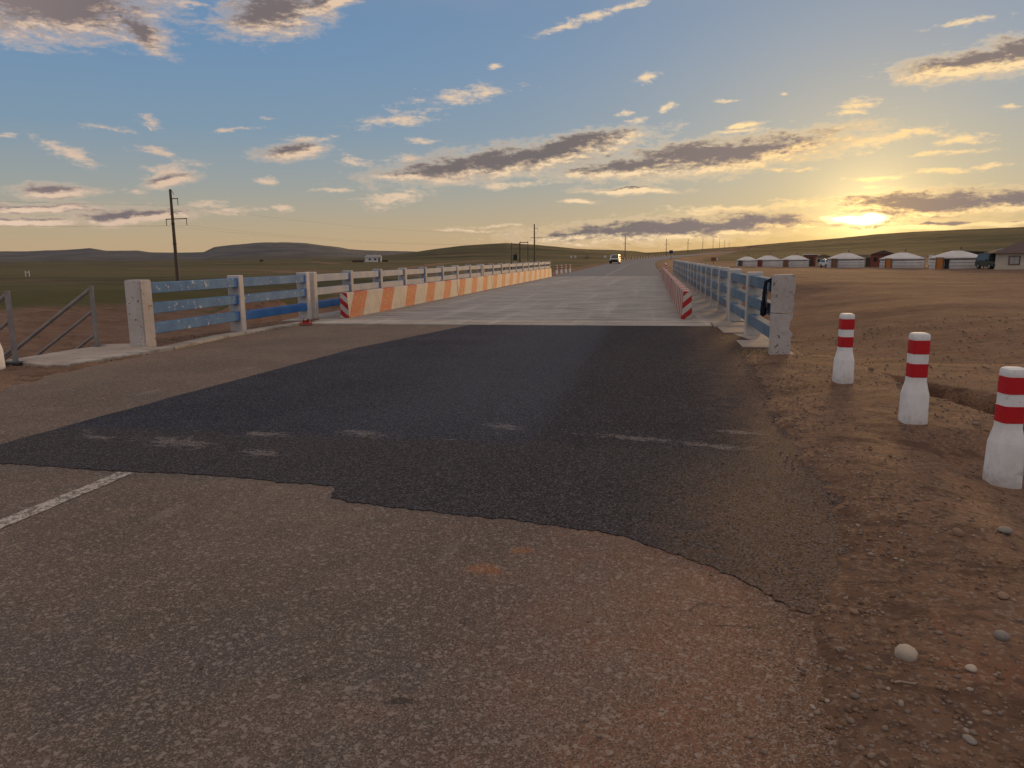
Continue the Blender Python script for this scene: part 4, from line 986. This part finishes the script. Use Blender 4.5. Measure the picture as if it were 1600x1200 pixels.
def cow(x, y, rz, label):
    g_z = zt(x, y); bm = bmesh.new()
    sk = [((-.75, 0, 1.05), .34), ((-.3, 0, 1.02), .38), ((.3, 0, 1.05), .36), ((.72, 0, 1.12), .30), ((1.0, 0, 1.25), .19), ((1.25, 0, 1.2), .16), ((1.5, 0, 1.05), .10)]
    rings = []
    for (px, py, pz), r in sk: rings.append([bm.verts.new((px, py + r * .75 * math.cos(a), pz + r * math.sin(a))) for a in [2 * math.pi * k / 10 for k in range(10)]])
    for a, b in zip(rings, rings[1:]):
        for k in range(10): bm.faces.new((a[k], a[(k + 1) % 10], b[(k + 1) % 10], b[k]))
    bm.faces.new(rings[0]); bm.faces.new(rings[-1][::-1])
    for px, py in ((-.7, .17), (-.7, -.17), (.62, .17), (.62, -.17)): add_tube(bm, [(px, py, 1.0), (px + .05, py, .5), (px, py, 0)], .13, 7, .06)
    add_tube(bm, [(-1.05, 0, 1.2), (-1.15, 0, .6)], .04, 5, .02)
    tag(link('cow', bm_mesh('cow', bm), 'animal_dark', None, (x, y, g_z), (0, 0, rz)), label, 'cow')
cow(*polar(-28.95, 430), 1.1, 'small dark animal standing far off on the left plain')
def marker():
    x, y = polar(-43.4, 140); z = zt(x, y)
    g = empty('white_marker', 'faint pale marker frame on the plain near the left picture edge', 'marker', (x, y, z), 0.7)
    for k in (-.25, .25): link('post', box('post', k - .06, k + .06, -.06, .06, -.3, .95), 'white_wall', g)
    link('bar', box('bar', -.19, .19, -.04, .04, .6, .75), 'white_wall', g)
marker()
for k, (a, r) in enumerate(((-6.0, 330), (-5.7, 330), (-3.45, 300))):
    x, y = polar(a, r); z = zt(x, y)
    g = empty('track_sign', ['left of two', 'right of two', 'single'][k] + ' small pale sign posts on the hillside left of the car', 'sign', (x, y, z), 0.0, 'small sign posts on the hillside')
    link('post', tube('post', [(0, 0, -.3), (0, 0, 1.5)], .05, 6), 'sign_back', g); link('panel', box('panel', -.45, .45, -.09, -.055, .9, 1.7, .01), 'white_wall', g)
# road signs at the bend
def road_sign(az, r, label, matname, w, h, top):
    x, y = polar(az, r); z = zt(x, y)
    g = empty('road_sign', label, 'road sign', (x, y, z), 0.0)
    link('post', tube('post', [(0, 0, -.4), (0, 0, top)], .06, 6), 'steel_dark', g); link('panel', box('panel', -w / 2, w / 2, -.1, -.065, top - h, top, .01), matname, g)
    return g
road_sign(1.42, 215, 'dark square road sign on a post at the inside of the far bend', 'sign_blue', 1.0, 0.9, 2.6)
g = road_sign(4.5, 235, 'rust brown sign board with a pale edge on the slope right of the bend', 'red_brick', 1.5, 1.1, 1.9)
link('panel', box('panel', .78, 1.15, -.1, -.06, 1.1, 1.75), 'white_wall', g)

# ------------------------------------------------------------------ vehicles
def vehicle(name, label, loc, rz, paint, cat='car', boxy=False, L=4.7, W=1.85, H=1.72):
    g = empty(name, label, cat, loc, rz)                   # front looks along -y
    h0 = 0.32; bel = 0.98 if not boxy else 1.05
    hoodl = 1.15; back = L / 2
    prof = [(-L / 2, 0.45), (-L / 2, 0.82), (-L / 2 + 0.10, 0.93), (-L / 2 + hoodl, bel), (back, bel), (back + .02, 0.45), (back - .1, h0), (-L / 2 + .1, h0)]
    bm = bmesh.new()
    def ext(pr, w0, w1=None):
        a = [bm.verts.new((-w0, p, z)) for p, z in pr]; b = [bm.verts.new((w0, p, z)) for p, z in pr]
        bm.faces.new(a); bm.faces.new(b[::-1]); k = len(a)
        for i in range(k): bm.faces.new((a[i], b[i], b[(i + 1) % k], a[(i + 1) % k]))
    ext(prof, W / 2)
    bmesh.ops.bevel(bm, geom=list(bm.edges), offset=0.06, segments=2, affect='EDGES')
    link('body', bm_mesh('body', bm), paint, g)
    # cabin
    rk = 0.55 if not boxy else 0.2
    y0, y1 = -L / 2 + hoodl - 0.02, back - 0.05
    v = []
    for (yy, z, w) in ((y0, bel - .05, W / 2 - .03), (y1, bel - .05, W / 2 - .03), (y1 - .18, H, W / 2 - .20), (y0 + rk, H, W / 2 - .20)): v += [(-w, yy, z), (w, yy, z)]
    cab = mesh('cabin', v, [(0, 2, 4, 6), (1, 7, 5, 3), (0, 6, 7, 1), (6, 4, 5, 7), (2, 3, 5, 4), (0, 1, 3, 2)])
    bm = bmesh.new(); bm.from_mesh(cab); bmesh.ops.bevel(bm, geom=list(bm.edges), offset=0.05, segments=2, affect='EDGES'); link('cabin', bm_mesh('cabin', bm), paint, g)
    def quad(nm, p, mt): link(nm, mesh(nm, p, [(0, 1, 2, 3)]), mt, g)
    def lerp3(a, b, u): return tuple(a[i] + (b[i] - a[i]) * u for i in range(3))
    # glass sits a little proud of the cabin faces
    def glass(nm, i0, i1, i2, i3, off):
        c = [Vector(v[i]) for i in (i0, i1, i2, i3)]; m = sum(c, Vector()) / 4
        quad(nm, [tuple(m + (q - m) * 0.84 + Vector(off)) for q in c], 'glass_dark')
    glass('windshield', 0, 1, 7, 6, (0, -.008, .004)); glass('rear_window', 3, 2, 4, 5, (0, .008, .004))
    glass('side_window', 2, 0, 6, 4, (-.008, 0, .003)); glass('side_window', 1, 3, 5, 7, (.008, 0, .003))
    link('grille', box('grille', -W * .32, W * .32, -L / 2 - .09, -L / 2 + .02, .57, .84, .01), 'car_dark', g)
    link('bumper', box('bumper', -W / 2 - .01, W / 2 + .01, -L / 2 - .12, -L / 2 + .14, .28, .60, .03), 'car_dark', g)
    for sx in (-1, 1):
        link('headlight', box('headlight', sx * W * .40 - .16, sx * W * .40 + .16, -L / 2 - .03, -L / 2 + .05, .66, .84, .02), 'lamp_glass', g)
        link('mirror', box('mirror', sx * (W / 2 + .12) - .10, sx * (W / 2 + .12) + .10, y0 + .25, y0 + .35, bel, bel + .17, .02), 'car_dark', g)
        for yy in (-L / 2 + .85, L / 2 - .85):
            w = link('wheel', lathe('wheel', [(.20, -.12), (.34, -.12), (.36, -.08), (.36, .08), (.34, .12), (.20, .12)], 18), 'tyre', g, (sx * (W / 2 - .09), yy, .36), (0, math.pi / 2, 0))
            link('rim', lathe('rim', [(.05, -.13), (.20, -.125), (.20, .125), (.05, .13)], 12), 'rim', w)
    return g
cxx, cyy = -7.3, 150.0
vehicle('car', 'white car with dark front driving towards the bridge on the far road', (cxx + 0.2, cyy, 0.27), -0.04, 'car_white')

# ------------------------------------------------------------------ felt tents and the camp on the right
def yurt(az, r, zb, w, hh, door, label, roofdark=False):
    x, y = polar(az, r); z = zt(x, y)
    rz = math.atan2(-y, -x) + math.pi / 2 - 0.62             # door looks towards the road, left of the viewer
    g = empty('felt_tent', label, 'tent', (x, y, z - 0.05), rz, 'round felt tents of the camp')
    rr = w / 2; wh = hh * 0.60
    link('wall', lathe('wall', [(rr, -.25), (rr * 1.01, 0.02), (rr * 1.02, wh * .5), (rr * .99, wh)], 40), 'felt_white', g, smooth=True)
    ro = link('roof', lathe('roof', [(rr * 1.04, wh - .07), (rr * 1.05, wh + .03), (rr * .80, wh + (hh - wh) * .36), (rr * .50, wh + (hh - wh) * .70), (rr * .22, hh - .03), (rr * .15, hh)], 40), 'felt_white', g, smooth=True)
    link('crown_ring', lathe('crown_ring', [(rr * .13, hh - .02), (rr * .19, hh - .01), (rr * .17, hh + .08), (rr * .05, hh + .10)], 20), 'rope', ro)
    link('stove_pipe', tube('stove_pipe', [(rr * .1, rr * .1, hh - .1), (rr * .1, rr * .1, hh + .55)], .055, 8), 'steel_dark', ro)
    for q in (.30, .62, .88):
        link('rope', lathe('rope', [(rr * 1.015, wh * q - .025), (rr * 1.03, wh * q), (rr * 1.015, wh * q + .025)], 40, cap=False), 'rope', g)
    d = link('door', box('door', -.44, .44, -rr - .13, -rr + .12, 0, wh * .97, .01), door, g)
    link('door_frame', box('frame_side', -.56, -.445, -rr - .17, -rr + .1, 0, wh), 'door_brown', d); link('door_frame', box('frame_side', .445, .56, -rr - .17, -rr + .1, 0, wh), 'door_brown', d)
    link('door_frame', box('lintel', -.56, .56, -rr - .17, -rr + .1, wh + .002, wh + .09), 'door_brown', d)
    if roofdark:
        link('open_doorway', box('open_doorway', .60, 1.15, -rr * .96 - .12, -rr * .96 + .25, 0.05, wh * .9), 'dark_inside', g)
    return g
yurt(6.83, 190, 0, 4.9, 2.30, 'door_green', 'smallest white felt tent, leftmost of the row, with dark green door')
yurt(8.28, 175, 0, 5.4, 2.50, 'door_red', 'white felt tent with dark red door, second from the left of the row')
yurt(10.08, 165, 0, 5.5, 2.40, 'door_brown', 'white felt tent with brown door, third from the left of the row')
yurt(13.42, 145, 0, 6.0, 2.52, 'door_brown', 'white felt tent beside the small parked car, fourth of the row')
yurt(16.90, 132, 0, 6.1, 2.42, 'door_orange', 'white felt tent with closed orange door right of the red shed')
yurt(20.07, 118, 0, 6.3, 2.38, 'door_orange', 'largest white felt tent with orange door standing open, nearest the cream house', True)

def shed(az, r, w, d, h, wall, roof, label, rz=0.0, gable=False, cat='shed'):
    x, y = polar(az, r); z = zt(x, y)
    g = empty('shed', label, cat, (x, y, z), -R(az) + rz)
    link('wall', box('wall', -w / 2, w / 2, -d / 2, d / 2, -.3, h), wall, g)
    if gable:
        link('roof', prism('roof', [(-w / 2 - .2, h + .002), (w / 2 + .2, h + .002), (0, h + w * .18)], -d / 2 - .2, d / 2 + .2), roof, g)
    else:
        link('roof', prism('roof', [(-w / 2 - .2, h + .002), (w / 2 + .2, h + .002), (w / 2 + .2, h + .12), (-w / 2 - .2, h + .32)], -d / 2 - .2, d / 2 + .2), roof, g)
    link('door', box('door', -.2, .65, -d / 2 - .05, -d / 2 - .003, 0, h * .82), 'dark_timber', g)
    link('window', box('window', -w * .38, -w * .38 + .6, -d / 2 - .04, -d / 2 - .003, h * .45, h * .75), 'dark_inside', g)
    return g
shed(11.13, 182, 2.9, 2.4, 2.5, 'red_brick', 'white_wall', 'narrow red kiosk with white roof behind the third tent')
shed(12.0, 178, 3.2, 2.8, 2.0, 'tan_wall', 'timber', 'tan gabled shed between the third and fourth tents', gable=True)
shed(14.75, 160, 3.0, 3.0, 2.15, 'tan_wall', 'tan_wall', 'plain tan shed right behind the fourth tent')
shed(15.75, 150, 4.0, 3.2, 2.2, 'red_brick', 'roof_brown', 'rust red shed with gabled roof left of the orange door tent', gable=True)
shed(20.9, 150, 4.6, 2.6, 2.35, 'dark_timber', 'dark_timber', 'long dark timber shed behind the largest tent')
vehicle('parked_car', 'small white and dark parked car left of the fourth tent', (*polar(12.28, 150), zt(*polar(12.28, 150)) - .02), R(-12) + 0.4, 'car_white', L=3.9, W=1.65, H=1.5)
vehicle('off_road_car', 'dark boxy off-road car parked left of the cream house', (*polar(22.02, 112), zt(*polar(22.02, 112)) - .02), R(-22) + 0.5, 'car_green', boxy=True, L=4.2, W=1.8, H=1.95)
def cream_house():
    x, y = polar(24.35, 108); z = zt(x, y)
    g = empty('cream_house', 'cream walled house with dark brown hipped roof, cut by the right picture edge', 'house', (x, y, z), R(-22.0))
    W2, D2, h = 4.0, 3.2, 2.0
    link('wall', box('wall', -W2, W2, -D2, D2, -.3, h), 'cream_wall', g)
    e = .45
    v = [(-W2 - e, -D2 - e, h - .1), (W2 + e, -D2 - e, h - .1), (W2 + e, D2 + e, h - .1), (-W2 - e, D2 + e, h - .1), (-W2 * .45, 0, h + 1.25), (W2 * .45, 0, h + 1.25)]
    rf = link('roof', mesh('roof', v, [(0, 1, 5, 4), (1, 2, 5), (2, 3, 4, 5), (3, 0, 4), (3, 2, 1, 0)]), 'roof_brown', g)
    link('chimney', box('chimney', .5, 1.0, .3, .8, h + .7, h + 1.7), 'red_brick', rf)
    for wx in (-2.75, -.9, 1.2):
        wn_ = link('window', box('window', wx, wx + 1.15, -D2 - .05, -D2 - .003, .55, 1.60), 'door_brown', g)
        for q in (0, 1): link('pane', box('pane', wx + .14 + q * .45, wx + .56 + q * .45, -D2 - .075, -D2 - .052, .67, 1.48), 'window_pane', wn_)
    a = empty('awning', 'pale tin awning roof leaning out beside the cream house', 'awning', (*polar(22.5, 114), zt(*polar(22.5, 114))), R(-22))
    link('roof_sheet', mesh('roof_sheet', [(-1.9, -1.2, 1.9), (.7, -1.2, 2.65), (.7, 1.2, 2.65), (-1.9, 1.2, 1.9), (-1.9, -1.2, 1.96), (.7, -1.2, 2.71), (.7, 1.2, 2.71), (-1.9, 1.2, 1.96)], [(3, 2, 1, 0), (4, 5, 6, 7), (0, 1, 5, 4), (1, 2, 6, 5), (2, 3, 7, 6), (3, 0, 4, 7)]), 'white_wall', a)
    for px, py in ((-1.8, -1.1), (.6, -1.1), (-1.8, 1.1), (.6, 1.1)): link('post', tube('post', [(px, py, -.3), (px, py, 1.88 if px < 0 else 2.55)], .05, 6), 'timber', a)
cream_house()
for k, az in enumerate((18.15, 18.62)):
    x, y = polar(az, 140); z = zt(x, y)
    g = empty('board_panel', ['left', 'right'][k] + ' upright pale board standing between the two orange door tents', 'panel', (x, y, z), -R(az), 'boards between the tents')
    link('board', box('board', -.38, .38, -.03, .03, .35, 1.75 + .2 * k), ['tan_wall', 'white_wall'][k], g)
    for q in (-.3, .3): link('leg', box('leg', q - .04, q + .04, .031, .09, -.3, 1.5), 'timber', g)
for k, az in enumerate((18.95, 19.12)):
    x, y = polar(az, 126); z = zt(x, y)
    g = empty('oil_drum', ['left', 'right'][k] + ' of two red drums beside the largest tent', 'drum', (x, y, z), 0, 'drums beside the tent')
    link('shell', lathe('shell', [(.28, 0), (.30, .02), (.295, .30), (.31, .32), (.295, .34), (.295, .60), (.31, .62), (.295, .64), (.30, .88), (.28, .9)], 18), 'barrel_red', g)
    link('lid', lathe('lid', [(.27, .892), (.27, .91), (.05, .912)], 18), 'steel_dark', g)

# ------------------------------------------------------------------ loose stones, twigs and gravel
def stone_mesh(seed, sx, sy, sz):
    bm = bmesh.new(); bmesh.ops.create_icosphere(bm, subdivisions=2, radius=1.0); r = random.Random(seed)
    ph = [r.uniform(0, 6) for _ in range(6)]
    for v in bm.verts:
        c = v.co; k = 1 + .13 * math.sin(c.x * 2.3 + ph[0]) + .11 * math.sin(c.y * 3.1 + ph[1]) + .09 * math.sin(c.z * 3.7 + ph[2]) + r.uniform(-.03, .03)
        v.co = Vector((c.x * sx, c.y * sy, c.z * sz)) * k
    me = bm_mesh('stone', bm)
    for p in me.polygons: p.use_smooth = True
    return me
big = [(1.02, 2.93, .052, .034, .030, 'stone_pale', 'smooth pale egg shaped stone lying on the gravel verge in the lower right'),
       (1.62, 3.55, .034, .024, .015, 'stone_brown', 'flat brown stone on the verge right of the nearest dirt patch'),
       (1.22, 2.86, .022, .018, .014, 'stone_pale', 'small pale pebble just right of the egg shaped stone'),
       (1.85, 3.62, .035, .03, .02, 'stone_grey', 'grey stone among coarse gravel near the right picture edge'),
       (1.45, 3.15, .032, .028, .022, 'stone_grey', 'rounded grey stone right of and above the egg shaped stone'),
       (1.05, 2.42, .026, .017, .010, 'stone_grey', 'flat grey stone low on the verge near the bottom edge'),
       (1.72, 4.35, .04, .03, .02, 'stone_brown', 'brown flat stone on the verge below the nearest bollard'),
       (2.05, 4.55, .045, .03, .022, 'stone_grey', 'grey stone just below the nearest bollard'),
       (0.92, 3.32, .024, .017, .010, 'stone_brown', 'brown stone on the dirt tongue at the corner of the dark patch'),
       (3.0, 9.0, .06, .05, .03, 'stone_pale', 'pale stone right of the farthest verge bollard'),
       (5.6, 17.0, .16, .12, .08, 'stone_pale', 'pale boulder on the dirt flat behind the verge bollards')]
for k, (x, y, a, b_, c_, mt, lab) in enumerate(big):
    tag(link('stone', stone_mesh(k + 1, a, b_, c_), mt, None, (x, y, max(zt(x, y), 0.0 if x < 1 else -9) + c_ * .55), (0, 0, rnd.uniform(0, 3))), lab, 'stone', 'loose stones on the verge')
for k, (x, y, ln, a, lab) in enumerate(((1.45, 2.82, .10, -.5, 'thin pale twig right of the egg shaped stone'), (0.95, 2.72, .08, .1, 'short pale twig left below the egg shaped stone'), (2.2, 6.0, .16, -.2, 'dry twig lying below the middle verge bollard'))):
    z = max(zt(x, y), 0) + .006
    pts = [(x + ln * (u - .5) * math.cos(a), y + ln * (u - .5) * math.sin(a) + .004 * math.sin(u * 7), z + .002 * math.sin(u * 5)) for u in (0, .25, .5, .75, 1)]
    tag(link('twig', tube('twig', pts, .0045, 5, .003), 'twig'), lab, 'twig', 'twigs on the verge')

def gravel(name, label, npts, sampler, smin, smax, seed):
    rs = np.random.RandomState(seed)
    phi = (1 + 5 ** .5) / 2
    base = np.array([(-1, phi, 0), (1, phi, 0), (-1, -phi, 0), (1, -phi, 0), (0, -1, phi), (0, 1, phi), (0, -1, -phi), (0, 1, -phi), (phi, 0, -1), (phi, 0, 1), (-phi, 0, -1), (-phi, 0, 1)]) / 1.9
    tri = np.array([(0, 11, 5), (0, 5, 1), (0, 1, 7), (0, 7, 10), (0, 10, 11), (1, 5, 9), (5, 11, 4), (11, 10, 2), (10, 7, 6), (7, 1, 8), (3, 9, 4), (3, 4, 2), (3, 2, 6), (3, 6, 8), (3, 8, 9), (4, 9, 5), (2, 4, 11), (6, 2, 10), (8, 6, 7), (9, 8, 1)])
    x, y = sampler(rs, npts); n = len(x)
    z = terrain(x, y)
    s = smin * (smax / smin) ** (rs.rand(n) ** 3.0)
    sc = np.stack([s * rs.uniform(.8, 1.5, n), s * rs.uniform(.7, 1.1, n), s * rs.uniform(.4, .8, n)], -1)
    a = rs.uniform(0, 6.28, n); c, sn = np.cos(a), np.sin(a)
    V = base[None] * (1 + rs.uniform(-.22, .22, (n, 12, 1))) * sc[:, None, :]
    X = V[:, :, 0] * c[:, None] - V[:, :, 1] * sn[:, None]; Y = V[:, :, 0] * sn[:, None] + V[:, :, 1] * c[:, None]
    zz = np.maximum(z, np.where((x < np.interp(y, EDGE_R[:, 0], EDGE_R[:, 1]) + .5) & (x > np.interp(y, EDGE_L[:, 0], EDGE_L[:, 1]) - .3) & (y < 17.5), 0.001 + .009 * (y > 4.9), -99))
    V = np.stack([X + x[:, None], Y + y[:, None], V[:, :, 2] + (zz + sc[:, 2] * .3)[:, None]], -1).reshape(-1, 3)
    F = (tri[None] + 12 * np.arange(n)[:, None, None]).reshape(-1, 3)
    me = bpy.data.meshes.new(name); me.vertices.add(len(V)); me.vertices.foreach_set('co', V.ravel())
    me.loops.add(len(F) * 3); me.loops.foreach_set('vertex_index', F.ravel().astype(np.int32))
    me.polygons.add(len(F)); me.polygons.foreach_set('loop_start', (np.arange(len(F)) * 3).astype(np.int32)); me.update(calc_edges=True)
    o = struct(link(name, me, 'gravel_stones'), 'stuff'); o['label'] = label; o['category'] = 'gravel'
def verge(rs, n):
    y = 1.6 + 12 * rs.rand(n) ** 1.8; er = np.interp(y, EDGE_R[:, 0], EDGE_R[:, 1])
    x = er + rs.normal(0, 1, n) * .12 + np.where(rs.rand(n) < .4, rs.exponential(.25, n), 2.6 * rs.rand(n))
    k = fbm(x * 1.3 + 5, y * 1.3, 3) + .25 * rs.rand(n) > .02
    return x[k], y[k]
def onroad(rs, n):
    y = 1.7 + 4.5 * rs.rand(n) ** 1.3; x = -5 + 6 * rs.rand(n) ** .7
    return x, y
def bank(rs, n):
    y = 6 + 30 * rs.rand(n) ** 1.5; x = 3 + 14 * rs.rand(n); return x, y
def lbank(rs, n):
    y = 6 + 12 * rs.rand(n); x = -8.6 - 2.2 * rs.rand(n); return x, y
gravel('verge_gravel', 'loose brown gravel scattered over the right verge', 17000, verge, .0025, .015, 1)
gravel('road_grit', 'scattered grit lying on the old asphalt', 500, onroad, .003, .009, 2)
gravel('bank_gravel', 'stones scattered over the dirt beyond the right bank', 7000, bank, .008, .05, 3)
gravel('left_verge_gravel', 'small stones scattered along the left verge', 1500, lbank, .006, .03, 4)
